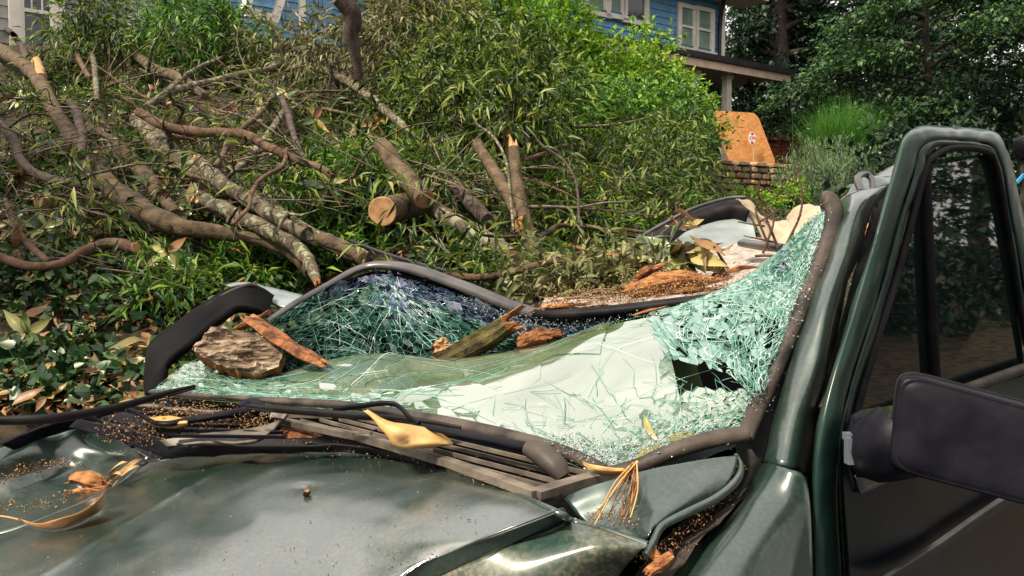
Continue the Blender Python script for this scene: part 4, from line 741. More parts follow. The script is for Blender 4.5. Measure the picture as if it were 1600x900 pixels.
# ---- bonnet: raised centre, crease, side panel, folded far corner
main_rows = hs([
 [(232, 722, .862), (330, 707, .875), (450, 704, .885), (570, 708, .90), (690, 732, .922), (790, 762, .938), (874, 797, .948)],
 [(165, 768, .838), (270, 745, .868), (400, 738, .889), (540, 745, .905), (650, 765, .920), (745, 787, .934), (835, 812, .943)],
 [(60, 812, .812), (190, 800, .850), (340, 792, .876), (480, 795, .892), (590, 815, .908), (680, 832, .921), (765, 838, .932)],
 [(-60, 862, .785), (100, 862, .832), (280, 856, .860), (430, 860, .876), (550, 872, .892), (630, 880, .905), (690, 868, .919)],
 [(-200, 935, .755), (0, 935, .806), (200, 930, .838), (370, 935, .856), (500, 945, .872), (580, 945, .886), (605, 903, .906)],
 [(-420, 1060, .70), (-180, 1060, .765), (60, 1050, .80), (260, 1060, .825), (400, 1070, .84), (450, 1050, .855), (440, 980, .885)],
 [(-900, 1350, .60), (-550, 1350, .68), (-250, 1340, .74), (0, 1340, .79), (150, 1340, .82), (200, 1300, .85), (150, 1130, .89)]])
dropr = [0, .004, .012, .026, .042, .065, .10]; dropc = [0, 0, 0, .3, .85, 1, 1]
for i_, r_ in enumerate(main_rows):
    for j_, p_ in enumerate(r_):
        r0 = (p_ - CAM); k0 = (p_[2] - dropr[i_] * dropc[j_] - CAM[2]) / r0[2]; r_[j_] = CAM + r0 * k0
HOOD = Patch(main_rows)
hood = sheet('bonnet', main_rows, M['paint_top'], car, 170, 170, .0022, 5, .002, -1)
CREASES = [([(436, 712), (330, 742), (235, 775), (120, 815), (0, 850)], .003, .012), ([(478, 776), (474, 774)], -.004, .012), ([(560, 712), (500, 735), (430, 745)], .003, .012)]
co = np.empty(len(hood.data.vertices) * 3); hood.data.vertices.foreach_get('co', co); co = co.reshape(-1, 3)
for ln_, h_, w_ in CREASES:
    q_ = [HOOD.at(*[np.array([t]) for t in (0, 0)])[0] * 0 + H(x, y, .88) for x, y in ln_]; best = np.full(len(co), 9.)
    for a_, b_ in zip(q_[:-1], q_[1:]):
        ab = (b_ - a_)[:2]; t_ = np.clip(((co[:, :2] - a_[:2]) @ ab) / (ab @ ab), 0, 1); best = np.minimum(best, np.linalg.norm(co[:, :2] - a_[:2] - t_[:, None] * ab, axis=1))
    co[:, 2] += h_ * np.exp(-best / w_)
hood.data.vertices.foreach_set('co', co.ravel()); hood.data.update()
edge = [r[-1] for r in main_rows]
low = hs([[(892, 812, .926)], [(862, 826, .925)], [(790, 855, .917)], [(722, 885, .908)], [(652, 918, .895)], [(500, 990, .868)], [(220, 1150, .82)]])
for i_ in range(7):
    r0 = low[i_][0] - CAM; low[i_][0] = CAM + r0 * ((low[i_][0][2] - dropr[i_] - CAM[2]) / r0[2])
mid_ = [[a * .5 + b[0] * .5 + np.array([0, 0, .006])] for a, b in zip(edge, low)]
sheet('bonnet_crease', [[a, m_[0], b[0]] for a, m_, b in zip(edge, mid_, low)], M['paint'], car, 40, 10, 0, 1, .002, -1)
side = hs([[(950, 828, .926), (1012, 850, .922)], [(930, 848, .925), (1000, 862, .918)], [(880, 885, .908), (975, 890, .898)], [(830, 925, .895), (950, 925, .885)], [(780, 970, .880), (915, 975, .865)], [(650, 1060, .86), (820, 1080, .84)], [(400, 1250, .84), (600, 1300, .80)]])
for i_ in range(7):
    for j_ in range(2): r0 = side[i_][j_] - CAM; side[i_][j_] = CAM + r0 * ((side[i_][j_][2] - dropr[i_] - CAM[2]) / r0[2])
sheet('bonnet_side', [[b[0], s_[0], s_[1]] for b, s_ in zip(low, side)], M['paint_side'], car, 50, 24, .002, 9, .002, -1)
lip = MB(); lip.tube([H(232, 722, .86)] + [p + np.array([0, 0, -.004]) for p in main_rows[0][1:]] + [H(892, 814, .921), H(950, 830, .921), H(1012, 852, .917)], .0045, 7, 4); lip.build('bonnet_edge', M['paint'], car)
crn = hs([
 [(-260, 740, .83), (-90, 722, .862), (0, 700, .882), (55, 680, .892), (95, 665, .900), (165, 680, .888), (236, 716, .860)],
 [(-270, 765, .815), (-100, 745, .845), (0, 724, .858), (55, 706, .866), (100, 700, .862), (160, 710, .852), (222, 730, .848)],
 [(-290, 800, .79), (-120, 775, .815), (0, 753, .825), (60, 740, .828), (115, 732, .828), (160, 738, .835), (205, 742, .842)],
 [(-310, 840, .77), (-150, 815, .785), (-20, 790, .798), (40, 775, .803), (100, 765, .812), (145, 760, .825), (188, 754, .840)],
 [(-340, 900, .745), (-200, 900, .765), (-90, 860, .775), (0, 835, .792), (60, 812, .808), (120, 788, .824), (170, 765, .839)]])
sheet('folded_bonnet_corner', crn, M['paint'], car, 50, 60, .003, 8, .002, -1)
# ---- cowl tray, grille bars and broken vent plates
cz = lambda x, y, z=.90: H(x, y, z)
sheet('cowl_tray', hs([[(60, 650, .84), (235, 630, .88), (420, 640, .895), (600, 660, .905), (780, 690, .91), (950, 750, .92), (1020, 745, .93)], [(80, 690, .80), (230, 700, .81), (400, 705, .82), (600, 725, .83), (760, 760, .84), (880, 810, .86), (960, 830, .88)],
       [(40, 760, .78), (200, 760, .78), (400, 770, .78), (560, 790, .78), (760, 830, .80), (880, 860, .82), (960, 880, .84)]]), M['rubber_dark'], car, 20, 50, .006, 12)
def bar(name, pts, w, h, mat, parent=car):
    m = MB(); Q = [np.asarray(p) for p in pts]
    for a, b in zip(Q[:-1], Q[1:]): m.bar(a, b + (b - a) * .004, w, h)
    return m.build(name, M[mat], parent)
gr = bar('cowl_grille', [H(425, 655, .935), H(560, 682, .935), H(700, 722, .94), H(838, 772, .945)], .016, .010, 'plastic_grey')
bar('grille_frame', [H(838, 772, .945), H(905, 752, .95), H(962, 738, .953)], .020, .010, 'plastic_grey', gr)
bar('grille_frame', [H(425, 655, .935), H(440, 648, .935), H(520, 650, .937)], .010, .008, 'plastic_grey', gr)
for k in range(4):
    a = (455 + k * 42, 652 + k * 6.5); b = (585 + k * 37, 688 + k * 6.0)
    if a[0] > 880: break
    f_ = k / 8
    bar('slat', [H(470 + k * 30, 657 - k * 1.0, .936), H(866 + k * 24, 764 - k * 6.5, .946)], .0028, .006, 'plastic_grey', gr)
for k in range(4): bar('rib', [H(560 + 80 * k, 684 + 24 * k, .933), H(600 + 85 * k, 668 + 16 * k, .936)], .004, .005, 'plastic', gr)
def plate(name, quad, mat, th=.006, z0=None, parent=car, amp=.004):
    """bent plate through two pixel edges given as rows of (px,py,z)"""
    return sheet(name, hs(quad), M[mat], parent, 10, 24, amp, 20, th, 0)
plate('broken_vent_plate', [[(125, 655, .93), (200, 672, .925), (300, 698, .92)], [(110, 668, .915), (190, 690, .905), (262, 716, .895)]], 'plastic')
plate('broken_vent_plate', [[(170, 640, .945), (240, 655, .935), (290, 662, .93)], [(150, 652, .93), (222, 672, .925), (275, 690, .915)]], 'plastic')
plate('broken_vent_plate', [[(250, 688, .925), (330, 680, .93), (400, 668, .935), (440, 658, .94)], [(262, 698, .915), (340, 693, .922), (400, 688, .926), (428, 672, .932)]], 'plastic_grey')
plate('broken_vent_plate', [[(285, 704, .91), (330, 690, .925), (380, 698, .92), (560, 696, .925), (700, 722, .935)], [(250, 716, .885), (330, 712, .885), (420, 708, .895), (570, 708, .905), (690, 738, .918)]], 'rubber_dark', .003)
plate('black_shroud', [[(0, 694, .90), (60, 668, .91), (128, 650, .925), (150, 645, .93)], [(20, 702, .88), (80, 678, .89), (140, 668, .90), (210, 700, .88)]], 'plastic')
plate('vent_rail', [[(195, 630, .955), (300, 640, .955), (420, 642, .955), (450, 648, .953)], [(200, 636, .945), (300, 648, .945), (415, 652, .945), (445, 656, .945)]], 'plastic_grey')
for k in range(5): bar('slat', [H(190 + 20 * k, 645 + 9 * k, .935), H(330 + 10 * k, 650 + 8 * k, .932), H(430 + 4 * k, 655 + 7 * k, .93)], .006, .005, 'plastic')
# ---- windscreen seal, header, pillars
def seal_pts(): return [P(236, 612, 1.80), P(330, 620, 1.70), P(450, 628, 1.58), P(580, 638, 1.46), P(700, 660, 1.33), P(800, 682, 1.22), P(880, 706, 1.14), P(955, 742, 1.06)]
m = MB(); m.tube(seal_pts(), [.007, .008, .009, .010, .011, .011, .011, .010], 10, 6, flat=.8, rough=.35); m.build('windscreen_seal', M['rubber'], car)
m = MB(); m.tube([P(955, 742, 1.055), P(1000, 728, 1.05), P(1050, 706, 1.05), P(1110, 688, 1.055), P(1166, 678, 1.06)], [.010, .010, .0105, .011, .011], 10, 6, rough=.35); m.build('windscreen_seal', M['rubber'], car)
m = MB(); m.tube([P(1163, 684, 1.058), P(1180, 640, 1.10), P(1208, 580, 1.14), P(1238, 510, 1.19), P(1268, 440, 1.24), P(1290, 380, 1.28), P(1302, 335, 1.31), P(1293, 312, 1.32), P(1283, 310, 1.32)], [.010, .0115, .0115, .012, .0125, .013, .0145, .014, .008], 12, 6, flat=.7, rough=.4); m.build('windscreen_seal', M['rubber'], car)
hd = MB(); hp = [P(418, 502, 1.98), P(455, 478, 2.05), P(510, 447, 2.18), P(560, 420, 2.28), P(600, 414, 2.28), P(650, 422, 2.22), P(720, 446, 2.10), P(790, 474, 1.99), P(845, 493, 1.90)]
hd.tube(hp, [.010, .012, .014, .016, .019, .021, .021, .021, .020], 12, 5, flat=.62, rough=.1); hd.build('roof_header', M['header'], car)
hd = MB(); hd.tube([P(838, 490, 1.905), P(880, 492, 1.85), P(950, 486, 1.80), P(1020, 478, 1.76), P(1080, 470, 1.72), P(1140, 462, 1.68)], [.018, .021, .022, .021, .018, .014], 12, 5, flat=.62, rough=.12); hd.build('roof_header', M['rubber_dark'], car)
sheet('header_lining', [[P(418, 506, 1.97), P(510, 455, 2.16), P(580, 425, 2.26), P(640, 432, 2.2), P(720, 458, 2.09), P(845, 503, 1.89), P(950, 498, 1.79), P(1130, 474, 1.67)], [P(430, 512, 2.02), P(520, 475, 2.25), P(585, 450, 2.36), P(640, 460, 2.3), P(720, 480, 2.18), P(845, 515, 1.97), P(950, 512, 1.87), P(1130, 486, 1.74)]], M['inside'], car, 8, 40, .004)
# far pillar and door frame on the passenger side
sheet('far_pillar', [[P(x, y, d) for x, y, d in r] for r in [
   [(232, 618, 1.95), (234, 575, 2.0), (240, 540, 2.05), (290, 500, 2.12), (350, 462, 2.2), (388, 448, 2.25), (408, 454, 2.28), (425, 466, 2.30)],
   [(241, 614, 1.88), (243, 578, 1.92), (250, 550, 1.97), (297, 511, 2.04), (353, 473, 2.12), (384, 466, 2.17), (404, 472, 2.2), (418, 482, 2.22)],
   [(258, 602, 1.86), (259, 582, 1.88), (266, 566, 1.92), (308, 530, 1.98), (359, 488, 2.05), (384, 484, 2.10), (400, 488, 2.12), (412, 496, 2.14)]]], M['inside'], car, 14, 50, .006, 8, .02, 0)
m = MB(); m.tube([P(233, 614, 1.93), P(235, 575, 1.97), P(243, 543, 2.02), (P(292, 502, 2.09)), P(350, 462, 2.17), P(386, 446, 2.22), P(400, 447, 2.24)], .0065, 8, 4); m.build('door_rubber', M['rubber'], car)
sheet('torn_roof_skin', [[P(x, y, d) for x, y, d in r] for r in [[(352, 446, 2.5), (380, 442, 2.45), (410, 446, 2.42), (440, 455, 2.4), (472, 460, 2.38)], [(362, 450, 2.4), (388, 446, 2.36), (412, 456, 2.33), (440, 468, 2.32), (474, 472, 2.3)], [(374, 455, 2.35), (394, 456, 2.3), (414, 468, 2.28), (440, 480, 2.28), (468, 482, 2.26)]]], M['bluegrey'], car, 8, 20, .006, 15, .003)
# ---- windscreen sheets
LOW = Patch([[P(x, y, d) for x, y, d in r] for r in [
 [(236, 612, 1.79), (330, 622, 1.69), (450, 632, 1.57), (580, 646, 1.45), (700, 668, 1.32), (830, 695, 1.19), (955, 738, 1.06), (1060, 704, 1.055), (1166, 674, 1.065)],
 [(262, 592, 1.84), (345, 608, 1.76), (460, 620, 1.66), (580, 628, 1.53), (700, 640, 1.42), (820, 660, 1.29), (955, 690, 1.16), (1070, 660, 1.14), (1175, 645, 1.10)],
 [(290, 570, 1.90), (360, 594, 1.83), (470, 602, 1.74), (585, 600, 1.63), (705, 604, 1.52), (820, 612, 1.42), (940, 625, 1.30), (1060, 605, 1.24), (1190, 600, 1.14)],
 [(330, 556, 1.96), (395, 588, 1.90), (485, 582, 1.82), (590, 572, 1.75), (705, 578, 1.64), (830, 572, 1.54), (930, 560, 1.46), (1050, 560, 1.36), (1205, 556, 1.17)],
 [(350, 552, 2.02), (410, 590, 1.96), (500, 566, 1.90), (590, 552, 1.86), (700, 560, 1.75), (835, 545, 1.66), (930, 522, 1.58), (1040, 522, 1.48), (1222, 510, 1.20)],
 [(370, 560, 2.10), (420, 598, 2.02), (510, 572, 1.99), (600, 558, 1.95), (705, 566, 1.84), (840, 543, 1.74), (935, 508, 1.66), (1030, 488, 1.58), (1248, 455, 1.24)]]])
RGT = Patch([[P(x, y, d * (.965 if i_ < 4 else 1)) for i_, (x, y, d) in enumerate(r)] for r in [
 [(1040, 560, 1.34), (1090, 572, 1.28), (1140, 588, 1.22), (1180, 620, 1.12), (1196, 612, 1.13)],
 [(1010, 500, 1.50), (1075, 512, 1.42), (1140, 530, 1.33), (1185, 560, 1.20), (1222, 545, 1.165)],
 [(1050, 484, 1.58), (1110, 468, 1.52), (1165, 470, 1.42), (1215, 490, 1.28), (1246, 490, 1.205)],
 [(1130, 466, 1.62), (1165, 438, 1.58), (1200, 425, 1.50), (1240, 430, 1.34), (1268, 430, 1.245)],
 [(1195, 418, 1.60), (1215, 400, 1.57), (1240, 385, 1.48), (1268, 378, 1.36), (1288, 375, 1.285)],
 [(1240, 378, 1.56), (1254, 360, 1.54), (1270, 345, 1.46), (1288, 332, 1.38), (1302, 325, 1.32)]]])
UPP = Patch([[P(x, y, d) for x, y, d in r] for r in [
 [(420, 506, 1.97), (470, 474, 2.06), (530, 445, 2.19), (590, 428, 2.27), (650, 436, 2.21), (720, 460, 2.10), (790, 488, 1.99), (850, 508, 1.90), (960, 500, 1.80)],
 [(425, 525, 1.96), (480, 505, 2.04), (540, 482, 2.12), (600, 470, 2.17), (655, 480, 2.12), (722, 498, 2.03), (790, 515, 1.94), (850, 525, 1.87), (950, 515, 1.78)],
 [(440, 550, 1.97), (490, 540, 2.02), (545, 525, 2.05), (605, 515, 2.07), (660, 522, 2.03), (725, 532, 1.97), (790, 540, 1.90), (850, 540, 1.84), (940, 528, 1.77)],
 [(455, 590, 2.0), (500, 590, 2.02), (550, 580, 2.03), (610, 575, 2.02), (665, 575, 1.97), (730, 575, 1.92), (795, 570, 1.86), (850, 560, 1.82), (930, 545, 1.76)]]])
def voronoi(pts, asp, jitter_box=(0, 0, 1, 1)):
    """convex cells of seed points in the unit square; asp stretches v when measuring"""
    Q = pts * np.array([1, asp]); cells = []; x0, y0, x1, y1 = 0, 0, 1, asp
    for i, p in enumerate(Q):
        d2 = ((Q - p) ** 2).sum(1); nb = np.argsort(d2)[1:17]; poly = [np.array(c, float) for c in ((x0, y0), (x1, y0), (x1, y1), (x0, y1))]
        for j in nb:
            mid = (Q[j] + p) / 2; nr = Q[j] - p; out_ = []; s_ = [float(np.dot(c - mid, nr)) for c in poly]
            if max(s_) <= 0: continue
            for a in range(len(poly)):
                b = (a + 1) % len(poly)
                if s_[a] <= 0: out_.append(poly[a])
                if (s_[a] < 0) != (s_[b] < 0) and s_[a] != s_[b]: out_.append(poly[a] + (poly[b] - poly[a]) * (s_[a] / (s_[a] - s_[b])))
            poly = out_
            if len(poly) < 3: break
        if len(poly) >= 3: cells.append((pts[i], np.array(poly) / np.array([1, asp])))
    return cells
def seeds(n, dens, asp, rmin=.012, rmax=.16):
    """dart throwing with local spacing rmin..rmax set by dens(u,v) in 0..1 (1 = crushed fine)"""
    out_ = []; grid = {}; cs = rmin
    P_ = rng.uniform(0, 1, (n, 2)); 
    acc = np.zeros((0, 2)); A = []; Rr = []
    for u, v in P_:
        r = rmax * (rmin / rmax) ** dens(u, v)
        if A:
            a_ = np.array(A); dd = (a_[:, 0] - u) ** 2 + ((a_[:, 1] - v) * asp) ** 2
            if (dd < np.minimum(np.array(Rr), r) ** 2 * .9 + .1 * r * r).any(): continue
        A.append((u, v)); Rr.append(r)
    return np.array(A)
def shatter(name, patch, asp, dens, mat, parent, n=9000, web=None, webw=.0006, rmin=.02, rmax=.2, tilt=.05, big=.004, off=0, shrink=.985, skip=None, matf=None, bigmat=None):
    cs = voronoi(seeds(n, dens, asp, rmin, rmax), asp); fine = {}; webl = {}
    for c, poly in cs:
        u0, v0 = c
        if skip and skip(u0, v0): continue
        area = .5 * abs(np.dot(poly[:, 0], np.roll(poly[:, 1], 1)) - np.dot(poly[:, 1], np.roll(poly[:, 0], 1))) * asp
        dn = dens(u0, v0); pl = c + (poly - c) * shrink; rings = [pl]; isbig = area > big
        ks = (1, .75, .5, .25) if isbig else (1,)
        if isbig: pl = np.concatenate([[a, a * .67 + b * .33, a * .33 + b * .67] for a, b in zip(pl, np.roll(pl, -1, 0))]); 
        q = np.concatenate([c + (pl - c) * k for k in ks] + [[c]]); X = patch.at(q[:, 0], q[:, 1]); N = patch.normal(np.array([u0]), np.array([v0]))[0]
        if N[2] < 0: N = -N
        sc = math.sqrt(area); g = rng.normal(0, 1, 2) * tilt * (.35 + dn) * (.2 if isbig else 1); X = X + N * (((q - c) * np.array([1, asp])) @ g)[:, None] * 1.0 + N * off
        if isbig: X = X + N * np.array([noise.noise(Vector(p * 5)) for p in X])[:, None] * .004
        k_ = len(pl); F = []
        for r_ in range(len(ks) - 1): F += [(r_ * k_ + a, r_ * k_ + (a + 1) % k_, (r_ + 1) * k_ + (a + 1) % k_, (r_ + 1) * k_ + a) for a in range(k_)]
        r_ = len(ks) - 1; F += [(r_ * k_ + a, r_ * k_ + (a + 1) % k_, len(q) - 1) for a in range(k_)]
        mm = matf(u0, v0) if matf else mat
        if web and (not isbig or web == 'crack'):
            pc = np.clip(np.concatenate([poly, poly[:1]]), 0, 1); nn_ = 3 if area > .002 else 2
            for a_, b_ in zip(pc[:-1], pc[1:]):
                if a_[0] < b_[0]: webl.setdefault('crack_blue' if mm == 'glass_blue' else web, []).append(([tuple(a_ + (b_ - a_) * t_) for t_ in np.linspace(0, 1, nn_ + 1)], random.choice([.3, .5, .8, 1.3])))
        if isbig: MB().add(X, F, 0, True).build('glass_shard', M[bigmat or mm], parent)
        else: fine.setdefault(mm, MB()).add(X, F, 0, False)
    for k_, w_ in webl.items(): cracks(patch, w_, webw, k_, parent, off + .002)
    for k, m in fine.items():
        o = m.build('shattered_glass', M[k], parent); o['kind'] = 'stuff'
def cracks(patch, lines, w, mat, parent, off=.0015, name='crack_lines', h=1.0):
    """thin raised strips along uv polylines"""
    Vs = []; Fs = []; b = 0
    for ln, wd in lines:
        q = np.array(ln); X = patch.at(q[:, 0], q[:, 1]); N = patch.normal(q[:, 0], q[:, 1]); N = np.where(N[:, 2:3] < 0, -N, N); T = np.gradient(X, axis=0); s_ = unit(np.cross(T, N)) * wd * w; X = X + N * off
        V = np.stack([X - s_, X + N * wd * w * h, X + s_], 1).reshape(-1, 3); k = len(q); i = np.arange(k - 1)[:, None] * 3; F = np.concatenate([i + [0, 3, 4, 1], i + [1, 4, 5, 2]]); Vs.append(V); Fs.append(F + b); b += len(V)
    o = link(name, np_mesh(name, np.concatenate(Vs), np.concatenate(Fs)), parent, M[mat]); o['kind'] = 'stuff'; return o
def rand_cracks(n, L, box=(0, 0, 1, 1), asp=1, ang=None, wob=.25, seg=7, wmin=.4, wmax=1.3, spread=.5, dens=None):
    out_ = []
    while len(out_) < n:
        u, v = random.uniform(box[0], box[2]), random.uniform(box[1], box[3])
        if dens and random.random() > dens(u, v): continue
        a = random.uniform(0, 6.28) if ang is None else ang + random.gauss(0, spread); l = L * random.uniform(.3, 1.5) / seg; pts = [(u, v)]
        for k in range(seg):
            a += random.gauss(0, wob); u += math.cos(a) * l; v += math.sin(a) * l / asp
            if not (0 <= u <= 1 and 0 <= v <= 1): break
            pts.append((u, v))
        if len(pts) > 2: out_.append((pts, random.uniform(wmin, wmax)))
    return out_
ws = MB(); ws.add(*[Patch([[p for p in r] for r in LOW.c]).grid(2, 2)[0:2]] if False else ([P(700, 700, 1.5)] * 3, [(0, 1, 2)]))
ws = empty('windscreen', (0, 0, 0)); ws.parent = car; ws.matrix_parent_inverse = Matrix.Translation(car.location).inverted()
def parent_world(o): return Matrix.Identity(4)
def g2(u, v, cu, cv, su, sv): return math.exp(-((u - cu) / su) ** 2 - ((v - cv) / sv) ** 2)
densL = lambda u, v: min(1, .04 + 1.0 * g2(u, v, .15, .86, .35, .14) + .7 * g2(u, v, 0.1, .35, .22, .3) + .8 * g2(u, v, .5, 0, .8, .22) + .8 * g2(u, v, .6, 1.0, .8, .08) + .35 * g2(u, v, .9, .55, .2, .4) + .25 * g2(u, v, .35, .3, .2, .2)) 
shatter('low', LOW, 2.6, densL, 'glass_low', ws, 8000, 'crack_thin', .0006, .016, .42, .05, .012, 0, .994, skip=lambda u, v: (u > .36 and v > .87) or (u > .62 and v > .80))
sheet('interlayer', [[p - np.array([0, 0, .006]) for p in r[:8]] for r in LOW.c], M['glass_low'], ws, 30, 60)
L1 = rand_cracks(40, .6, (0, 0, 1, .95), 2.6, 1.3, .05, 9, .3, .9, .5) + rand_cracks(50, .35, (0, 0, .5, .5), 2.6, .9, .06, 8, .3, 1.1, .4) + rand_cracks(120, .12, (0, .62, .45, 1), 2.6, None, .12, 7, .4, 1.3) + rand_cracks(100, .14, (0, 0, 1, .25), 2.6, None, .1, 7, .4, 1.2)
cracks(LOW, L1, .0006, 'crack_thin', ws)
L1b = rand_cracks(14, .9, (0, 0, 1, .95), 2.6, .8, .10, 12, .8, 1.6, .8) + rand_cracks(40, .2, (0, 0, .6, 1), 2.6, None, .08, 7, .5, 1.2)
cracks(LOW, L1b, .0006, 'crack', ws)
densR = lambda u, v: min(1, .75 + .25 * g2(u, v, .5, .5, .5, .4) - .45 * g2(u, v, .15, .2, .16, .3))
shatter('right', RGT, .75, densR, 'glass_teal', ws, 14000, 'crack', .0007, .018, .06, .13, .02, .002, .975, skip=lambda u, v: ((u < .06 or v < .05) and random.random() < .35) or g2(u, v, .28, .80, .07, .06) > .5, matf=lambda u, v: 'glass_blue' if g2(u, v, .74, .42, .06, .14) + g2(u, v, .62, .62, .05, .13) > .55 else ('glass_up' if random.random() < .25 else 'glass_teal'))
sheet('interlayer', [[p - np.array([0, 0, .010]) for p in r] for r in RGT.c[1:]][0:5] if False else [[p + (p - CAM) / np.linalg.norm(p - CAM) * .014 for p in r[1:]] for r in RGT.c[2:]], M['glass_teal'], ws, 24, 24, .012, 14)
cracks(RGT, rand_cracks(200, .12, (0, 0, 1, 1), .75, None, .1, 7, .4, 1.2) + rand_cracks(120, .35, (.3, .0, 1, .9), .75, 1.35, .1, 7, .4, 1.0, .15), .0007, 'crack', ws, .004)
cracks(RGT, rand_cracks(120, .12, (0, 0, .7, 1), .75, None, .12, 6, .4, 1.2), .0007, 'crack_thin', ws, .006)
blue = lambda u, v: u < .42 - .25 * max(0, .35 - v) and v > .28 - .3 * (u < .12) and u < .75 * (v - .05)
def blue(u, v): return v > .18 and u < .13 + .75 * max(0, v - .40)
densU = lambda u, v: .85
shatter('upper', UPP, 2.2, densU, 'glass_up', ws, 9000, 'crack_thin', .0006, .030, .12, .35, .02, 0, .97, matf=lambda u, v: 'glass_blue' if blue(u, v) else 'glass_up')
cracks(UPP, [l for l in rand_cracks(110, .2, (0, 0, 1, 1), 2.2, None, .07, 8, .4, 1.1) if not blue(*l[0][0])], .0007, 'crack', ws, .003)
cracks(UPP, rand_cracks(60, .6, (.1, 0, 1, .6), 2.2, .5, .1, 9, .5, 1.3, .6), .0008, 'crack', ws, .004)
cracks(UPP, [l for l in rand_cracks(300, .12, (0, .15, .6, 1), 2.2, None, .1, 6, .4, 1.2) if blue(*l[0][0])] + rand_cracks(160, .3, (0, .35, .3, .45), 2.2, .3, .2, 7, .5, 1.4, .4), .0007, 'crack_blue', ws, .003)
def crumbs(name, pts, size, mat, parent=None, label=None):
    n = len(pts); t = np.array([[1, 1, 1], [1, -1, -1], [-1, 1, -1], [-1, -1, 1]], float); s_ = size * rng.uniform(.4, 1.3, n); A = unit(rdir(n)); Bv = unit(np.cross(A, rdir(n))); Cv = np.cross(A, Bv)
    V = pts[:, None] + (A[:, None] * t[None, :, 0:1] + Bv[:, None] * t[None, :, 1:2] * .38 + Cv[:, None] * t[None, :, 2:3] * .25) * s_[:, None, None]; F = np.array([[0, 1, 2], [0, 3, 1], [0, 2, 3], [1, 3, 2]])[None] + (np.arange(n) * 4)[:, None, None]
    return stuff(name, (V.reshape(-1, 3), F.reshape(-1, 3)), mat, label, parent)
def along(a, n, sp): a = np.array(a); t = rng.uniform(0, len(a) - 1, n); return cr1(a, t) + rng.normal(0, 1, (n, 3)) * sp
crumbs('glass_crumbs', np.concatenate([along([P(1175, 655, 1.09), P(1190, 600, 1.13), P(1220, 540, 1.17), P(1250, 460, 1.22), P(1275, 390, 1.28), P(1290, 345, 1.32)], 1300, .008), along([P(870, 690, 1.15), P(950, 715, 1.08), P(1030, 700, 1.07), P(1130, 670, 1.08)], 1300, .012),
       along([P(1245, 400, 1.45), P(1275, 350, 1.40), P(1290, 335, 1.34)], 300, .012)]), .0021, M['crumb'], ws)
crumbs('glass_crumbs', along([P(720, 465, 2.07), P(800, 500, 1.93), P(860, 512, 1.86), P(960, 505, 1.78), P(1060, 492, 1.70)], 1200, .010), .0022, M['crumb'], ws)
# ---- cabin
cab = MB(); cab.add([P(250, 640, 1.85), P(1180, 700, 1.10), P(1300, 380, 1.42), P(1180, 480, 1.75), P(850, 530, 2.0), P(600, 480, 2.45), P(420, 520, 2.15)], [(0, 1, 2, 3, 4, 5, 6)])
cb = [np.array([p[0], p[1], .55]) for p in (P(240, 640, 1.9), P(1185, 700, 1.12), P(1560, 500, 1.9), P(1250, 480, 3.4), P(600, 480, 2.9), P(400, 520, 2.5))]
m = MB(); tp = [np.array([p[0], p[1], z_]) for p, z_ in zip(cb, (.85, .84, .80, 1.0, 1.02, .95))]; k_ = len(cb)
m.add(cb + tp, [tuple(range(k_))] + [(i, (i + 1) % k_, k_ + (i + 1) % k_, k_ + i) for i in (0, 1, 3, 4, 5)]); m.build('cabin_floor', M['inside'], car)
sheet('dashboard', [[P(x, y, d) for x, y, d in r] for r in [[(240, 628, 1.88), (450, 645, 1.65), (700, 690, 1.40), (950, 755, 1.15), (1150, 700, 1.13)], [(330, 615, 2.0), (480, 625, 1.8), (700, 650, 1.6), (950, 690, 1.35), (1150, 650, 1.25)], [(360, 650, 2.1), (500, 660, 1.9), (700, 700, 1.7), (950, 760, 1.45), (1150, 720, 1.35)]]], M['plastic'], car, 12, 30, .006, 5)
def seat(px, py, d, s_=1):
    c = DP(px, py, d) if d < 0 else P(px, py, d); u = np.array([.7, .7, 0]); r_ = np.array([.7, -.7, 0]); rows = []
    for k, (dx, w, t_) in enumerate([(-.45, .22, .10), (-.3, .25, .11), (-.05, .24, .10), (.1, .17, .07), (.17, .10, .05), (.28, .11, .06), (.34, .05, .03)]):
        cc = c + Z * dx + u * (dx * .25); rows.append([cc + r_ * w * math.cos(a) + u * t_ * math.sin(a) for a in np.linspace(0, 2 * math.pi, 13)])
    return sheet('seat', rows, M['seatcloth'], car, 24, 26, .004, 8)
seat(1425, 500, -.42); seat(1000, 620, 2.3)
# ---- driver's side: front pillar, door, glass, mirror
dps = lambda rows: [[DP(*p) for p in r] for r in rows]
sheet('front_pillar', dps([
 [(1186, 722, -.10), (1196, 722, -.070), (1222, 728, -.040), (1248, 738, -.030), (1266, 748, -.05)],
 [(1208, 640, -.11), (1220, 642, -.075), (1244, 646, -.050), (1264, 650, -.045), (1280, 655, -.07)],
 [(1234, 560, -.12), (1246, 560, -.085), (1268, 560, -.062), (1284, 560, -.055), (1296, 562, -.08)],
 [(1262, 470, -.13), (1274, 470, -.095), (1292, 470, -.070), (1306, 470, -.068), (1318, 470, -.09)],
 [(1288, 395, -.14), (1300, 393, -.105), (1318, 390, -.082), (1332, 388, -.078), (1344, 386, -.10)],
 [(1306, 345, -.15), (1315, 335, -.125), (1330, 328, -.10), (1346, 322, -.095), (1362, 318, -.11)],
 [(1312, 318, -.17), (1322, 310, -.15), (1340, 302, -.12), (1362, 296, -.115), (1384, 290, -.12)]]), M['paint'], car, 60, 24, .006, 6, .003, 0)
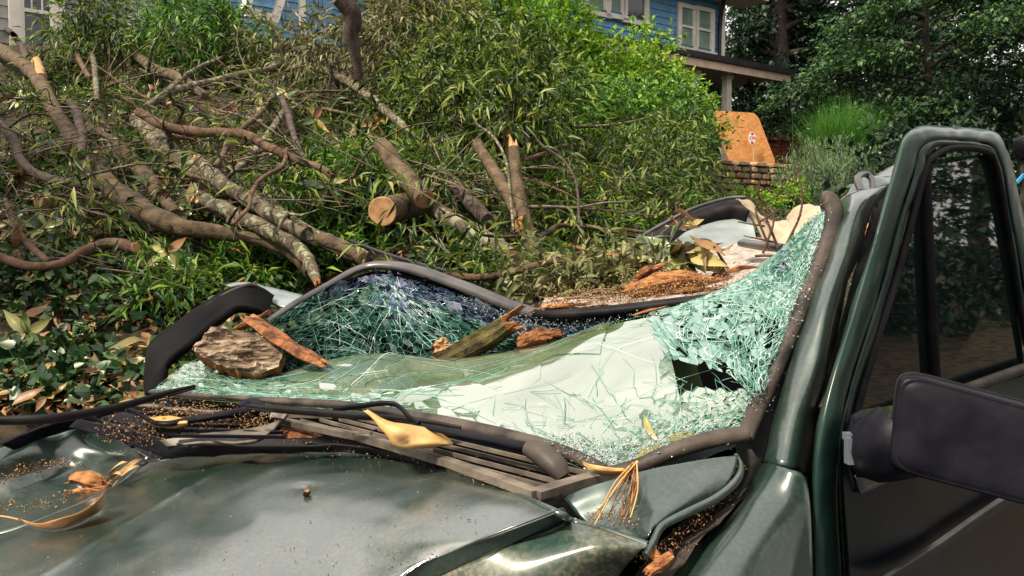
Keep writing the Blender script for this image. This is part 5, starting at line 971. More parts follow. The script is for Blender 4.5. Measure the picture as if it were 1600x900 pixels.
sheet('door_channel', dps([[(1262, 900, -.03), (1276, 900, -.03), (1300, 900, -.02)], [(1262, 748, -.05), (1276, 735, -.05), (1295, 700, -.03)], [(1280, 655, -.07), (1294, 640, -.06), (1310, 610, -.04)], [(1300, 560, -.09), (1314, 545, -.075), (1340, 510, -.05)], [(1322, 470, -.10), (1336, 455, -.085), (1364, 430, -.06)], [(1346, 386, -.11), (1362, 375, -.10), (1392, 350, -.07)], [(1366, 320, -.12), (1388, 305, -.11), (1420, 280, -.08)]]), M['rubber_dark'], car, 40, 8, .003, 20)
m = MB(); m.tube([DP(1284, 640, -.045), DP(1308, 570, -.055), DP(1334, 490, -.06), DP(1362, 410, -.065), DP(1384, 350, -.07), DP(1404, 300, -.075)], .006, 8, 4, rough=.3); m.build('weather_strip', M['rubber'], car)
sheet('roof_rail', dps([[(1300, 325, -.18), (1316, 303, -.18), (1338, 285, -.18), (1370, 270, -.18), (1405, 258, -.17), (1440, 250, -.16)], [(1308, 332, -.15), (1326, 315, -.15), (1348, 303, -.14), (1378, 290, -.13), (1410, 280, -.12), (1440, 274, -.12)], [(1320, 345, -.16), (1340, 335, -.16), (1360, 325, -.15), (1386, 315, -.14), (1412, 305, -.13), (1436, 300, -.13)]]), M['paint'], car, 20, 40, .012, 14, .003, 0)
m = MB(); m.tube([DP(1346, 300, -.12), DP(1340, 280, -.14), DP(1350, 272, -.15), DP(1362, 280, -.14), DP(1362, 310, -.12)], .006, 7, 4, rough=.4); m.build('crumpled_edge', M['header'], car)
door = empty('driver_door', (0, 0, 0)); door.parent = car; door.matrix_parent_inverse = Matrix.Translation(car.location).inverted()
FR = [[(1270, 1000, 0), (1276, 1000, .02), (1290, 1000, .03), (1310, 1000, .032), (1340, 1000, .03)],
 [(1270, 900, 0), (1276, 900, .02), (1290, 900, .03), (1310, 900, .032), (1335, 900, .03)],
 [(1270, 770, 0), (1277, 770, .02), (1292, 770, .028), (1308, 768, .030), (1325, 765, .025)],
 [(1276, 690, 0), (1284, 690, .022), (1298, 688, .030), (1314, 684, .026), (1330, 680, .01)],
 [(1292, 610, 0), (1300, 610, .022), (1316, 608, .032), (1333, 604, .026), (1348, 600, .008)],
 [(1316, 530, 0), (1324, 528, .022), (1342, 526, .034), (1360, 522, .026), (1374, 518, .006)],
 [(1344, 440, 0), (1352, 438, .022), (1372, 436, .036), (1390, 432, .026), (1403, 428, .005)],
 [(1370, 350, 0), (1379, 348, .022), (1397, 346, .034), (1414, 342, .026), (1426, 338, .005)],
 [(1396, 262, 0), (1404, 260, .022), (1420, 262, .032), (1436, 264, .026), (1448, 266, .005)],
 [(1412, 215, 0), (1420, 216, .020), (1434, 226, .030), (1448, 240, .024), (1458, 254, .005)],
 [(1436, 199, 0), (1440, 203, .020), (1452, 214, .028), (1464, 228, .022), (1472, 240, .005)],
 [(1480, 198, 0), (1481, 203, .018), (1484, 213, .026), (1488, 226, .020), (1492, 238, .005)],
 [(1530, 203, 0), (1530, 207, .018), (1528, 216, .026), (1526, 228, .020), (1524, 240, .005)],
 [(1562, 214, 0), (1559, 218, .018), (1552, 226, .024), (1545, 236, .020), (1540, 246, .005)],
 [(1582, 262, 0), (1578, 262, .018), (1568, 264, .024), (1558, 266, .020), (1550, 270, .005)],
 [(1598, 340, 0), (1594, 340, .018), (1584, 341, .024), (1572, 342, .020), (1562, 344, .005)],
 [(1622, 450, 0), (1616, 450, .018), (1604, 452, .024), (1590, 454, .020), (1578, 456, .005)],
 [(1650, 590, 0), (1642, 590, .018), (1630, 592, .024), (1612, 594, .020), (1596, 596, .005)]]
FR = [r if i_ < 3 else [(r[0][0] + (p_[0] - r[0][0]) * k_, r[0][1] + (p_[1] - r[0][1]) * k_, p_[2]) for p_ in r] for i_, r in enumerate(FR) for k_ in [.72 if i_ >= 9 else .88]]
FR2 = [[(r[0][0] + (r[4][0] - r[0][0]) * f_, r[0][1] + (r[4][1] - r[0][1]) * f_, o_) for f_, o_ in ((0, -.012), (.05, .004), (.30, .011), (.62, .012), (.70, .004), (.78, .010), (.95, .008), (1, -.010))] for r in FR]
sheet('door_frame', dps(FR2), M['paint_frame'], door, 160, 50, .003, 9, .002, 0)
m = MB(); m.tube([DP(x, y, .008) for x, y in ((1334, 665), (1348, 605), (1373, 520), (1402, 428), (1426, 338), (1446, 262), (1458, 244), (1488, 231), (1540, 236), (1556, 262), (1572, 342), (1590, 454), (1612, 590))], [.0062] * 13, 8, 4); m.build('glass_seal', M['rubber_dark'], door)
m = MB(); m.tube([DP(1446, 262, .004), DP(1450, 380, .006), DP(1455, 500, .006), DP(1462, 620, .006)], [.008, .009, .0095, .010], 8, 3, flat=1.0); m.build('window_divider', M['rubber_dark'], door)
sheet('quarter_glass', dps([[(1345, 640, .0), (1458, 625, .0)], [(1378, 520, .0), (1455, 500, 0)], [(1408, 428, .0), (1451, 410, 0)], [(1445, 290, .0), (1449, 285, 0)]]), M['sideglass'], door, 6, 6)
sheet('window_glass', dps([[(1462, 625, .0), (1600, 590, .0)], [(1456, 430, .0), (1590, 440, 0)], [(1448, 248, .0), (1556, 240, 0)]]), M['sideglass'], door, 6, 6)
sheet('door_skin', dps([[(1325, 680, .012), (1400, 655, .015), (1500, 618, .015), (1640, 575, .015)], [(1318, 740, .032), (1400, 720, .042), (1500, 700, .045), (1660, 670, .045)], [(1325, 850, .035), (1420, 850, .050), (1540, 850, .052), (1720, 850, .05)], [(1335, 1000, .03), (1450, 1010, .045), (1600, 1030, .05), (1800, 1050, .05)], [(1340, 1300, .0), (1460, 1350, .0), (1640, 1400, .0), (1900, 1450, .0)]]), M['paint_shaded'], door, 40, 40, .002, 4)
m = MB(); m.tube([DP(1335, 672, .018), DP(1400, 650, .02), DP(1500, 612, .022), DP(1560, 590, .022), DP(1640, 562, .022)], [.006, .008, .010, .011, .012], 8, 4, rough=.15); m.build('belt_moulding', M['rubber'], door)
sheet('diagonal_strip', dps([[(1372, 905, .062), (1455, 850, .066), (1545, 788, .066), (1680, 700, .066)], [(1384, 905, .070), (1468, 852, .074), (1560, 788, .074), (1690, 706, .074)], [(1398, 910, .062), (1480, 856, .066), (1575, 792, .066), (1700, 716, .066)]]), M['plastic_grey'] if False else noisy('dull_dark_strip', (.03, .03, .034), (.055, .052, .055), 12, .5, .2, .001), door, 10, 30)  # lighter grey diagonal strip raised over the door skin
sheet('mirror_triangle', dps([[(1330, 650, .022), (1345, 640, .022)], [(1325, 720, .03), (1385, 700, .03)], [(1330, 765, .035), (1398, 742, .04)]]), M['plastic'], door, 6, 6, 0, 1, .004)
sheet('pale_reflection_plate', dps([[(1336, 742, .040), (1390, 735, .042)], [(1344, 772, .042), (1398, 748, .044)]]), M['paint'], door, 4, 6, 0, 1, .003)  # raised plate shaped to stand for a pale triangular reflection on the door
mir = empty('door_mirror', (0, 0, 0)); mir.parent = door
def rbox(outer, depth_dir, mat, name, parent, inset=.86, bulge=.012, n=9):
    c = np.mean(outer, 0); rings = [[p + depth_dir * 1.0 for p in [c + (q - c) * .80 for q in outer]], [c + (q - c) * .97 + depth_dir * .85 for q in outer], [c + (q - c) * 1.0 + depth_dir * .2 for q in outer], [c + (q - c) * .975 + depth_dir * .03 for q in outer], [c + (q - c) * .93 - depth_dir * .03 for q in outer], [c + (q - c) * .905 - depth_dir * .015 for q in outer], [c + (q - c) * .88 - depth_dir * .03 for q in outer], [c + (q - c) * .8 - depth_dir * .045 for q in outer], [c + (q - c) * .6 - depth_dir * .065 for q in outer], [c + (q - c) * .3 - depth_dir * .08 for q in outer], [c + (q - c) * .02 - depth_dir * .085 for q in outer]]
    m = MB(); k = len(outer); V = sum(rings, []); F = [(r * k + i, r * k + (i + 1) % k, (r + 1) * k + (i + 1) % k, (r + 1) * k + i) for r in range(len(rings) - 1) for i in range(k)]
    m.add(V, F, 0, True); m.add(rings[0], [tuple(range(k))]); m.add(rings[-1], [tuple(range(k))]); return m.build(name, mat, parent)
def rounded(cs, r=.22, n=6):
    out_ = []; k = len(cs)
    for i in range(k):
        a, b, c = cs[i - 1], cs[i], cs[(i + 1) % k]; p, q = b + (a - b) * r, b + (c - b) * r
        for t in np.linspace(0, 1, n): out_.append((1 - t) ** 2 * p + 2 * t * (1 - t) * b + t * t * q)
    return out_
mc = [P(1402, 578, .86), P(1668, 650, .80), P(1655, 806, .78), P(1384, 734, .85)]
rbox(rounded(mc, .17), np.array([.035, .060, -.004]), M['plastic'], 'mirror_housing', mir)
rm_ = rounded(mc, .17); cm_ = np.mean(rm_, 0); dd_ = np.array([.035, .060, -.004]); m = MB(); m.tube([cm_ + (q_ - cm_) * 1.004 + dd_ * .28 for q_ in rm_ + rm_[:1]], .0016, 6, 1); m.build('housing_seam', M['rubber_dark'], mir)
m = MB(); m.tube([DP(1352, 700, .03), P(1372, 700, .90), P(1400, 690, .885)], [.030, .032, .036], 14, 3, flat=1.2); m.build('mirror_arm', M['plastic'], mir)
m = MB(); a = P(1331, 704, .905); m.box(a, RT * .0065, UP * .015, FW * .006); m.box(P(1334, 682, .91), RT * .010, UP * .004, FW * .008); m.build('mirror_bracket', M['chrome'], mir)
# ---- fender, cowl side, gutter
sheet('fender', dps([
 [(1192, 722, -.085), (1206, 724, -.055), (1232, 733, -.025), (1256, 744, -.008), (1266, 790, .004), (1268, 900, .012), (1272, 1000, .012)],
 [(1172, 758, -.085), (1190, 764, -.050), (1220, 785, -.020), (1246, 815, -.002), (1260, 870, .008), (1262, 950, .016), (1266, 1050, .016)],
 [(1130, 806, -.085), (1150, 818, -.048), (1185, 850, -.015), (1215, 885, .002), (1235, 930, .014), (1240, 1000, .020), (1240, 1100, .02)],
 [(1080, 862, -.085), (1105, 880, -.045), (1142, 915, -.012), (1172, 950, .006), (1195, 1000, .018), (1200, 1060, .024), (1200, 1160, .024)],
 [(1030, 925, -.085), (1058, 945, -.042), (1090, 980, -.010), (1120, 1020, .010), (1140, 1070, .022), (1145, 1140, .028), (1140, 1240, .028)],
 [(940, 1060, -.085), (965, 1080, -.04), (990, 1120, -.008), (1010, 1160, .012), (1030, 1220, .024), (1030, 1300, .03), (1020, 1400, .03)]]), M['paint'], car, 50, 50, .002, 6, .002, 0)
sheet('cowl_side_panel', hs([
 [(880, 778, .935), (960, 748, .960), (1050, 728, .972), (1110, 718, .976), (1152, 714, .975)],
 [(890, 790, .930), (965, 765, .950), (1045, 745, .963), (1105, 732, .968), (1148, 735, .965)],
 [(905, 808, .920), (970, 790, .935), (1040, 775, .948), (1095, 760, .955), (1130, 762, .950)],
 [(935, 828, .912), (975, 815, .922), (1025, 805, .935), (1065, 793, .940), (1090, 790, .935)],
 [(1000, 850, .905), (1006, 845, .912), (1015, 832, .922), (1030, 820, .925), (1044, 815, .918)]]), M['paint'], car, 40, 40, .003, 9, .002, 0)
m = MB(); m.tube([H(1150, 712, .974), H(1158, 730, .966), H(1150, 752, .958), H(1120, 778, .948), H(1070, 803, .937), H(1035, 822, .926), H(1020, 848, .918), H(1008, 868, .910)], [.004, .0045, .005, .005, .005, .005, .0045, .004], 8, 5); m.build('gutter_lip', M['paint'], car)
sheet('gutter_channel', hs([[(1150, 715, .955), (1175, 700, .94), (1205, 712, .95)], [(1140, 765, .93), (1162, 760, .915), (1185, 755, .93)], [(1075, 810, .915), (1102, 808, .90), (1140, 800, .92)], [(1025, 852, .90), (1045, 856, .885), (1085, 855, .90)], [(990, 900, .88), (1005, 905, .87), (1035, 918, .88)], [(900, 1000, .85), (920, 1010, .84), (950, 1030, .86)]]), M['rubber'], car, 40, 12, .004, 25)
sheet('pillar_gap', [[P(1166, 690, 1.07), P(1190, 722, 1.06)], [P(1190, 625, 1.13), P(1212, 640, 1.12)], [P(1225, 545, 1.19), P(1238, 560, 1.18)], [P(1258, 465, 1.25), P(1268, 470, 1.24)], [P(1300, 350, 1.36), P(1308, 345, 1.35)]], M['rubber_dark'], car, 30, 8, .004, 25)
# body below, so that nothing is open from the side
m = MB()
for k in range(1): m.box(np.array([-.35, 1.35, .45]), np.array([.62, -.02, 0]) * .9, np.array([0, .5, 0]), Z * .28)
m.build('engine_bay', M['rubber_dark'], car)
# ---- roof, rear hatch, headliner
RP = lambda rows: [[P(*p) for p in r] for r in rows]
sheet('crushed_roof', RP([[(845, 486, 1.92), (950, 480, 1.82), (1050, 472, 1.76), (1150, 458, 1.70), (1230, 420, 1.62)], [(850, 470, 2.15), (960, 462, 2.05), (1060, 450, 2.0), (1160, 435, 1.95), (1240, 395, 1.85)], [(800, 440, 2.6), (960, 432, 2.5), (1060, 415, 2.45), (1160, 400, 2.4), (1260, 370, 2.3)], [(760, 425, 3.0), (950, 410, 2.95), (1060, 392, 2.9), (1150, 380, 2.85), (1270, 350, 2.7)]]), M['dustmetal'], car, 24, 40, .02, 5, .003)
sheet('roof_sag', RP([[(600, 418, 2.30), (650, 424, 2.24), (720, 448, 2.12), (790, 474, 2.01), (845, 488, 1.92)], [(610, 430, 2.5), (660, 440, 2.45), (720, 455, 2.35), (790, 470, 2.25), (850, 474, 2.15)], [(620, 432, 2.9), (680, 440, 2.85), (740, 446, 2.8), (790, 448, 2.75), (830, 446, 2.65)]]), M['rubber_dark'], car, 16, 24, .01, 5)
hatch = sheet('rear_hatch', RP([[(960, 408, 2.75), (985, 385, 2.8), (1020, 360, 2.9), (1060, 338, 3.0), (1110, 318, 3.05), (1150, 307, 3.05), (1178, 312, 3.0)], [(972, 412, 2.7), (998, 392, 2.75), (1030, 370, 2.84), (1066, 352, 2.94), (1112, 332, 2.98), (1148, 322, 2.98), (1172, 326, 2.95)], [(990, 415, 2.72), (1012, 398, 2.78), (1042, 382, 2.86), (1074, 368, 2.94), (1116, 352, 3.0), (1145, 345, 3.0), (1165, 350, 2.98)]]), M['rubber_dark'], car, 16, 50, .008, 8, .012)
sheet('rear_glass', RP([[(1035, 388, 2.88), (1070, 352, 3.0), (1112, 335, 3.05), (1150, 330, 3.05), (1175, 345, 3.0)], [(1040, 400, 2.75), (1080, 372, 2.85), (1120, 360, 2.9), (1155, 360, 2.9), (1180, 366, 2.85)], [(1045, 410, 2.6), (1090, 398, 2.65), (1130, 392, 2.68), (1160, 388, 2.7), (1185, 384, 2.65)]]), M['bluegrey'], car, 20, 30, .004, 5)
m = MB(); m.tube(RP([[(955, 412, 2.7), (978, 388, 2.76), (1005, 368, 2.85), (1045, 345, 2.95), (1085, 325, 3.0), (1135, 310, 3.0), (1165, 308, 2.98)]])[0], .007, 8, 4, rough=.2); m.build('hatch_edge', M['header'], car)
sheet('crumpled_quarter_panel', RP([[(925, 425, 2.6), (950, 408, 2.65), (975, 390, 2.7), (1000, 365, 2.8)], [(940, 428, 2.5), (966, 415, 2.55), (990, 402, 2.6), (1012, 380, 2.72)], [(960, 424, 2.52), (985, 412, 2.56), (1006, 398, 2.62), (1030, 370, 2.76)]]), M['header'], car, 16, 20, .02, 12, .003)
def cloth(name, rows, amp=.03): return sheet(name, RP(rows), M['beige'], car, 36, 50, amp, 7, .003)
cloth('headliner', [[(1150, 308, 2.72), (1180, 318, 2.65), (1215, 345, 2.55), (1240, 352, 2.5), (1275, 345, 2.4), (1300, 332, 2.3)], [(1160, 318, 2.62), (1190, 335, 2.55), (1222, 358, 2.42), (1250, 362, 2.38), (1280, 358, 2.25), (1300, 350, 2.15)], [(1175, 345, 2.6), (1200, 362, 2.5), (1228, 376, 2.35), (1252, 380, 2.25), (1278, 375, 2.12), (1296, 370, 2.0)], [(1190, 385, 2.5), (1210, 390, 2.42), (1232, 392, 2.25), (1250, 395, 2.15), (1268, 392, 2.05), (1285, 388, 1.95)]])
cloth('headliner_flap', [[(1228, 340, 2.6), (1240, 325, 2.6), (1258, 318, 2.55), (1280, 320, 2.45)], [(1235, 352, 2.5), (1248, 342, 2.48), (1264, 335, 2.42), (1284, 336, 2.32)], [(1242, 362, 2.45), (1255, 356, 2.4), (1270, 350, 2.35), (1288, 350, 2.25)]], .015)
m = MB(); m.tube(RP([[(1160, 380, 2.2), (1190, 384, 2.1), (1225, 388, 2.0)]])[0], [.016, .018, .016], 10, 3, flat=.7); m.build('roof_bar', M['header'], car)
m = MB(); m.bar(DP(1350, 372, -.5), DP(1440, 372, -.5), .03, .045); m.build('red_strap', M['orange'], car); m = MB(); m.bar(DP(1360, 352, -.52), DP(1434, 356, -.52), .03, .014); m.build('yellow_strap', M['yellow'], car)
m = MB(); m.tube([DP(1462, 312, -.05), DP(1500, 395, -.06), DP(1545, 475, -.06), DP(1600, 570, -.06)], [.012, .013, .014, .014], 10, 4, flat=.6); m.build('inner_pillar', M['bluegrey'], car)
m = MB(); m.tube([DP(1468, 268, -.4), DP(1500, 275, -.4), DP(1545, 290, -.4)], [.008, .006, .006], 8, 3); m.build('grab_rail', M['header'], car)
sheet('torn_door_card', dps([[(1478, 390, -.35), (1500, 320, -.35), (1512, 300, -.35)], [(1500, 400, -.3), (1516, 340, -.3), (1522, 305, -.3)]]), M['seatcloth'], car, 8, 10, .02, 9)
# ---- wipers
def wiper(pivot, arm, rod, blade, zz):
    w = empty('wiper', (0, 0, 0)); w.parent = car; w.matrix_parent_inverse = Matrix.Translation(car.location).inverted()
    m = MB(); m.tube([H(*p) for p in arm[0]], arm[1], 10, 4, flat=.55); m.build('wiper_arm', M['plastic'], w)
    m = MB(); m.tube([H(*p) for p in rod], .0032, 6, 4, flat=1.4); m.build('wiper_rod', M['plastic'], w)
    m = MB(); m.tube([H(*p) for p in blade[0]], blade[1], 8, 4, flat=1.5); m.tube([H(p[0], p[1] + 4, p[2] - .004) for p in blade[0]], .0022, 6, 3); m.build('wiper_blade', M['rubber_dark'], w)
    m = MB(); m.tube([H(*p) for p in pivot[0]], pivot[1], 12, 3, flat=.8); m.build('wiper_pivot', M['plastic_mid'] if zz else M['plastic'], w)
wiper(([(880, 745, .95), (868, 728, .962), (845, 708, .972), (822, 700, .976)], [.012, .017, .019, .012]), ([(838, 702, .975), (780, 690, .975), (720, 678, .976), (665, 667, .977), (648, 662, .978)], [.0125, .011, .009, .007, .005]), [(655, 663, .98), (638, 650, .985), (622, 634, .99), (600, 630, .992), (560, 635, .988), (520, 640, .985)], ([(385, 634, .98), (440, 640, .98), (500, 645, .98), (560, 650, .98), (640, 655, .975), (720, 668, .97)], [.002, .0038, .0042, .004, .003, .002]), 1)
wiper(([(418, 652, .945), (405, 640, .955), (392, 634, .96), (372, 640, .958)], [.012, .016, .017, .012]), ([(400, 640, .958), (350, 648, .955), (300, 656, .95), (262, 662, .948), (240, 660, .948)], [.016, .013, .011, .009, .006]), [(245, 662, .948), (225, 652, .952), (205, 641, .957), (188, 640, .957), (150, 650, .95)], ([(-60, 660, .97), (0, 657, .97), (70, 655, .97), (140, 645, .97), (200, 632, .972), (260, 615, .975), (305, 603, .98)], [.003, .005, .0055, .005, .0045, .004, .002]), 0)
# an unidentified dark rounded shape and blue scrap at the right hand edge of the photograph
o = empty('edge_object', P(1615, 240, 3.4), 'black rounded knob beside a blue and white scrap at the right edge', 'equipment'); m = MB(); m.tube(RP([[(1606, 212, 3.4), (1606, 218, 3.4), (1606, 232, 3.4), (1608, 246, 3.4)]])[0], [.02, .05, .055, .045], 14, 4); m.build('knob', M['plastic'], o)
m = MB(); m.bar(P(1588, 286, 3.4), P(1604, 268, 3.4), .01, .012); m.build('blue_strip', noisy('bright_blue', (.02, .25, .5), (.05, .35, .65), 5, .4, 0), o); m = MB(); m.bar(P(1586, 286, 3.42), P(1610, 288, 3.42), .02, .012); m.bar(P(1606, 246, 3.4), P(1606, 500, 3.4), .04, .04); m.build('pale_strip', M['rubber'], o)
# ============================================================ DEBRIS LYING ON THE CAR
from mathutils import Euler
def chunk(name, label, cat, path, mat, endmat, rough=.5, flat=.55, seg=12, jag=.03, sub=6, rot=None, parent=None):
    """broken piece of wood: an uneven thick tube with jagged splintered ends; path = (px,py,d,radius_m)"""
    Q = [P(*p[:3]) for p in path]; Rr = [p[3] for p in path]; V, F, C = tube_geo(Q, Rr, seg, sub, flat, 0); V = np.array(V); nr_ = len(V) // seg; cc_ = V.reshape(nr_, seg, 3).mean(1); t_ = np.arange(nr_) / nr_
    fib = rng.uniform(.55, 1.2, seg)[None] * (1 + rough * .35 * np.array([[noise.noise(Vector((t * 5, k * 3.7, px0))) for k in range(seg)] for t in t_ for px0 in [path[0][0]]]).reshape(nr_, seg)); V = (cc_[:, None] + (V.reshape(nr_, seg, 3) - cc_[:, None]) * fib[..., None]).reshape(-1, 3)
    for i, p in enumerate(V): V[i] = p + unit(rdir(1))[0] * min(Rr) * .10 * noise.noise(Vector(p * 60))
    m = MB(); m.add(V, F, 0, False)
    for c, sgn, i0, i1 in ((C[0], -1, 1, 0), (C[1], 1, -2, -1)):
        t = unit(Q[i1] - Q[i0]); rim = [V[i] for i in c]; cen = np.mean(rim, 0); mid_r = [cen + (p - cen) * random.uniform(.6, 1.0) + t * random.uniform(-.5, 2.2) * jag for p in rim]; inr = [cen + (p - cen) * .3 + t * random.uniform(-.5, .6) * jag for p in rim]; n_ = len(rim)
        m.add(rim + mid_r + inr + [cen], [(k, (k + 1) % n_, n_ + (k + 1) % n_, n_ + k) for k in range(n_)] + [(n_ + k, n_ + (k + 1) % n_, 2 * n_ + (k + 1) % n_, 2 * n_ + k) for k in range(n_)] + [(2 * n_ + k, 2 * n_ + (k + 1) % n_, 3 * n_) for k in range(n_)], 1)
    o = m.build(name, [M[mat], M[endmat]], parent); return tag(o, label, cat) if parent is None else o
def slab(name, label, cat, outline, d, th, mat, edgemat, amp=.006, nrm=(0, -.55, .83), depth_grad=0, tilt=None):
    """irregular slab: outline in pixels on a tilted plane at distance d; top face bark, edges wood"""
    n = unit(np.array(nrm, float)); c0 = np.mean([o_[0] for o_ in outline]), np.mean([o_[1] for o_ in outline]); f = plane_at(P(*c0, d), n); big = []
    for i, a in enumerate(outline):
        b = outline[(i + 1) % len(outline)]
        for t in (0, .2, .4, .6, .8): big.append((a[0] + (b[0] - a[0]) * t + random.gauss(0, 1.6), a[1] + (b[1] - a[1]) * t + random.gauss(0, 1.6)))
    top = [f(*p) for p in big]; cen = np.mean(top, 0); k = len(top); rings = [[cen + (p - cen) * s_ for p in top] for s_ in (1, .95, .88, .78, .67, .55, .43, .31, .2, .1)]; V = []; m = MB()
    for r_, ring in enumerate(rings):
        for p in ring: V.append(p + n * ((noise.fractal(Vector((p[0] * 14, p[1] * 30, p[2] * 70)), 1, 2, 4) * 1.5 * amp) * (1 if r_ else .3) + (.0, .004, .006, .007, .007, .007, .007, .007, .007, .007)[r_]))
    V.append(cen + n * .011); F = [(r * k + i, r * k + (i + 1) % k, (r + 1) * k + (i + 1) % k, (r + 1) * k + i) for r in range(9) for i in range(k)] + [(9 * k + i, 9 * k + (i + 1) % k, 10 * k) for i in range(k)]; m.add(V, F, 0, False)
    e1 = [p + unit(p - cen) * random.uniform(-.002, .006) - n * th * random.uniform(.35, .6) for p in rings[0]]; e2 = [cen + (p - cen) * random.uniform(.85, 1) - n * th * random.uniform(.85, 1.1) for p in rings[0]]
    m.add([V[i] for i in range(k)] + e1 + e2, [(i, k + i, k + (i + 1) % k, (i + 1) % k) for i in range(k)] + [(k + i, 2 * k + i, 2 * k + (i + 1) % k, k + (i + 1) % k) for i in range(k)] + [tuple(range(2 * k, 3 * k))], 1)
    return tag(m.build(name, [M[mat], M[edgemat]]), label, cat)
slab('bark_slab', 'thick furrowed slab of bark and wood resting in the caved in corner of the windscreen', 'bark', [(300, 540), (332, 512), (375, 518), (425, 530), (442, 548), (436, 570), (400, 588), (365, 575), (318, 560)], 1.86, .05, 'bark_chunk', 'wood_rot', .012, (.1, -.75, .65))
chunk('wood_splinter', 'long orange brown splinter of wood leaning over the bark slab', 'wood piece', [(394, 502, 1.95, .024), (420, 520, 1.90, .027), (450, 541, 1.86, .024), (478, 557, 1.83, .025), (496, 566, 1.81, .019)], 'wood_rot', 'wood_orange', .5, .6, 9, .02)
chunk('wood_splinter', 'pale orange sliver of wood behind the bark slab', 'wood piece', [(368, 516, 2.0, .012), (388, 506, 1.99, .016), (408, 494, 1.98, .006)], 'wood_orange', 'wood_orange', .4, .6, 8, .02)
chunk('mossy_log_piece', 'mossy green brown piece of branch poking through the upper windscreen', 'wood piece', [(690, 562, 1.86, .034), (722, 545, 1.84, .038), (760, 524, 1.84, .040), (788, 506, 1.84, .035)], 'moss_bark', 'wood_orange', .25, .75, 14, .03)
chunk('wood_disc', 'small pale sawn disc of wood beside the mossy piece', 'wood piece', [(686, 545, 1.90, .026), (692, 540, 1.86, .027)], 'bark_smooth', 'cutwood', .12, .8, 16, .003, 2)
slab('wood_shard', 'rusty brown slab of wood beside the mossy piece under the header', 'wood piece', [(806, 545), (812, 522), (845, 510), (878, 515), (880, 524), (850, 538)], 1.76, .02, 'wood_rot', 'wood_orange', .006, (0, -.9, .45))
chunk('wood_chunk', 'fibrous orange lump of rotten wood lying on the crushed roof', 'wood piece', [(1000, 452, 1.86, .020), (1030, 446, 1.85, .030), (1065, 440, 1.85, .028), (1098, 440, 1.86, .018)], 'wood_orange', 'wood_orange', .8, .9, 14, .03)
chunk('wood_chunk', 'short upright tuft of orange wood next to the fibrous lump', 'wood piece', [(995, 440, 1.9, .018), (1008, 428, 1.9, .026), (1022, 422, 1.9, .014)], 'wood_rot', 'wood_orange', .8, .8, 10, .02)
chunk('wood_splinter', 'long bright orange splinter lying behind the roof litter', 'wood piece', [(906, 388, 2.5, .010), (935, 396, 2.45, .022), (970, 405, 2.4, .026), (1000, 408, 2.4, .014)], 'wood_orange', 'wood_orange', .6, .6, 10, .03)
chunk('wood_splinter', 'flat orange strip of wood lying along the front of the roof header', 'wood piece', [(842, 484, 1.90, .008), (870, 478, 1.88, .012), (905, 476, 1.87, .008)], 'wood_orange', 'wood_orange', .5, .5, 9, .02)
chunk('wood_splinter', 'small orange splinter caught on the header above the flat glass', 'wood piece', [(1000, 490, 1.70, .006), (1015, 486, 1.69, .008), (1030, 482, 1.69, .004)], 'wood_rot', 'wood_orange', .5, .6, 8, .01)
chunk('wood_splinter', 'dark mouldering log end half buried in the roof dust', 'wood piece', [(1100, 452, 1.85, .018), (1140, 444, 1.84, .024), (1180, 430, 1.86, .02)], 'dustmetal', 'wood_rot', .5, .5, 10, .02)
chunk('wood_chunk', 'crumbled orange wood lump in the fold of the bonnet corner', 'wood piece', [(112, 750, 1.40, .011), (128, 748, 1.40, .017), (148, 754, 1.38, .017), (160, 759, 1.37, .010)], 'wood_orange', 'wood_rot', .9, .7, 10, .008)
chunk('wood_chunk', 'thin rusty wood flake below the crumbled lump', 'wood piece', [(115, 768, 1.37, .006), (140, 766, 1.37, .009), (162, 762, 1.36, .006)], 'wood_orange', 'wood_rot', .7, .6, 8, .008)
chunk('bark_flake', 'brown flake of bark wedged under the cowl bar', 'bark', [(430, 672, 1.42, .010), (455, 678, 1.40, .018), (485, 680, 1.38, .010)], 'wood_rot', 'wood_orange', .6, .6, 10, .01)
chunk('wood_stick', 'orange brown stick of wood lying in the gutter beside the wing', 'wood piece', [(1012, 893, .86, .006), (1030, 880, .87, .009), (1045, 868, .88, .007)], 'wood_orange', 'wood_rot', .35, .8, 9, .004)
chunk('wood_stick', 'stubby orange piece of wood just above the gutter stick', 'wood piece', [(1018, 855, .885, .005), (1024, 866, .88, .008), (1030, 876, .875, .005)], 'wood_orange', 'wood_orange', .4, .8, 8, .003)
chunk('nut', 'single small brown nut lying on the bonnet', 'nut', [(478, 774, 1.13, .004), (479, 770, 1.128, .006), (480, 766, 1.126, .0045)], 'bark_red', 'cutwood', .1, 1, 10, .001, 3)
# ---- leaves on the car
def leafmesh(name, label, rows, mat, cat='leaf', th=.0006):
    o = sheet(name, rows, M[mat], None, 16, 9, .0015, 30, th); return tag(o, label, cat)
M['leaf_yellow'] = noisy('golden_dry_leaf', (.52, .28, .08), (.66, .42, .18), 25, .5, .5, .001, spec=.4); M['leaf_brown'] = noisy('brown_curled_leaf', (.36, .15, .05), (.60, .30, .11), 18, .4, .5, .001, spec=.5)
M['leaf_olive'] = noisy('olive_fallen_leaf', (.12, .13, .03), (.26, .23, .07), 30, .4, .5, .001, spec=.5)
leafmesh('fallen_leaf', 'large golden folded leaf hanging over the right wiper arm onto the cowl grille', [[H(568, 640, 1.0), H(571, 642, 1.0), H(574, 641, 1.0)], [H(590, 664, .99), H(597, 660, .995), H(606, 657, .99)], [H(605, 682, .98), H(622, 672, .99), H(640, 663, .985)], [H(618, 699, .965), H(648, 685, .975), H(672, 670, .975)], [H(655, 701, .96), H(675, 692, .968), H(692, 679, .965)], [H(704, 696, .955), H(706, 695, .956), H(708, 693, .955)]], 'leaf_yellow')
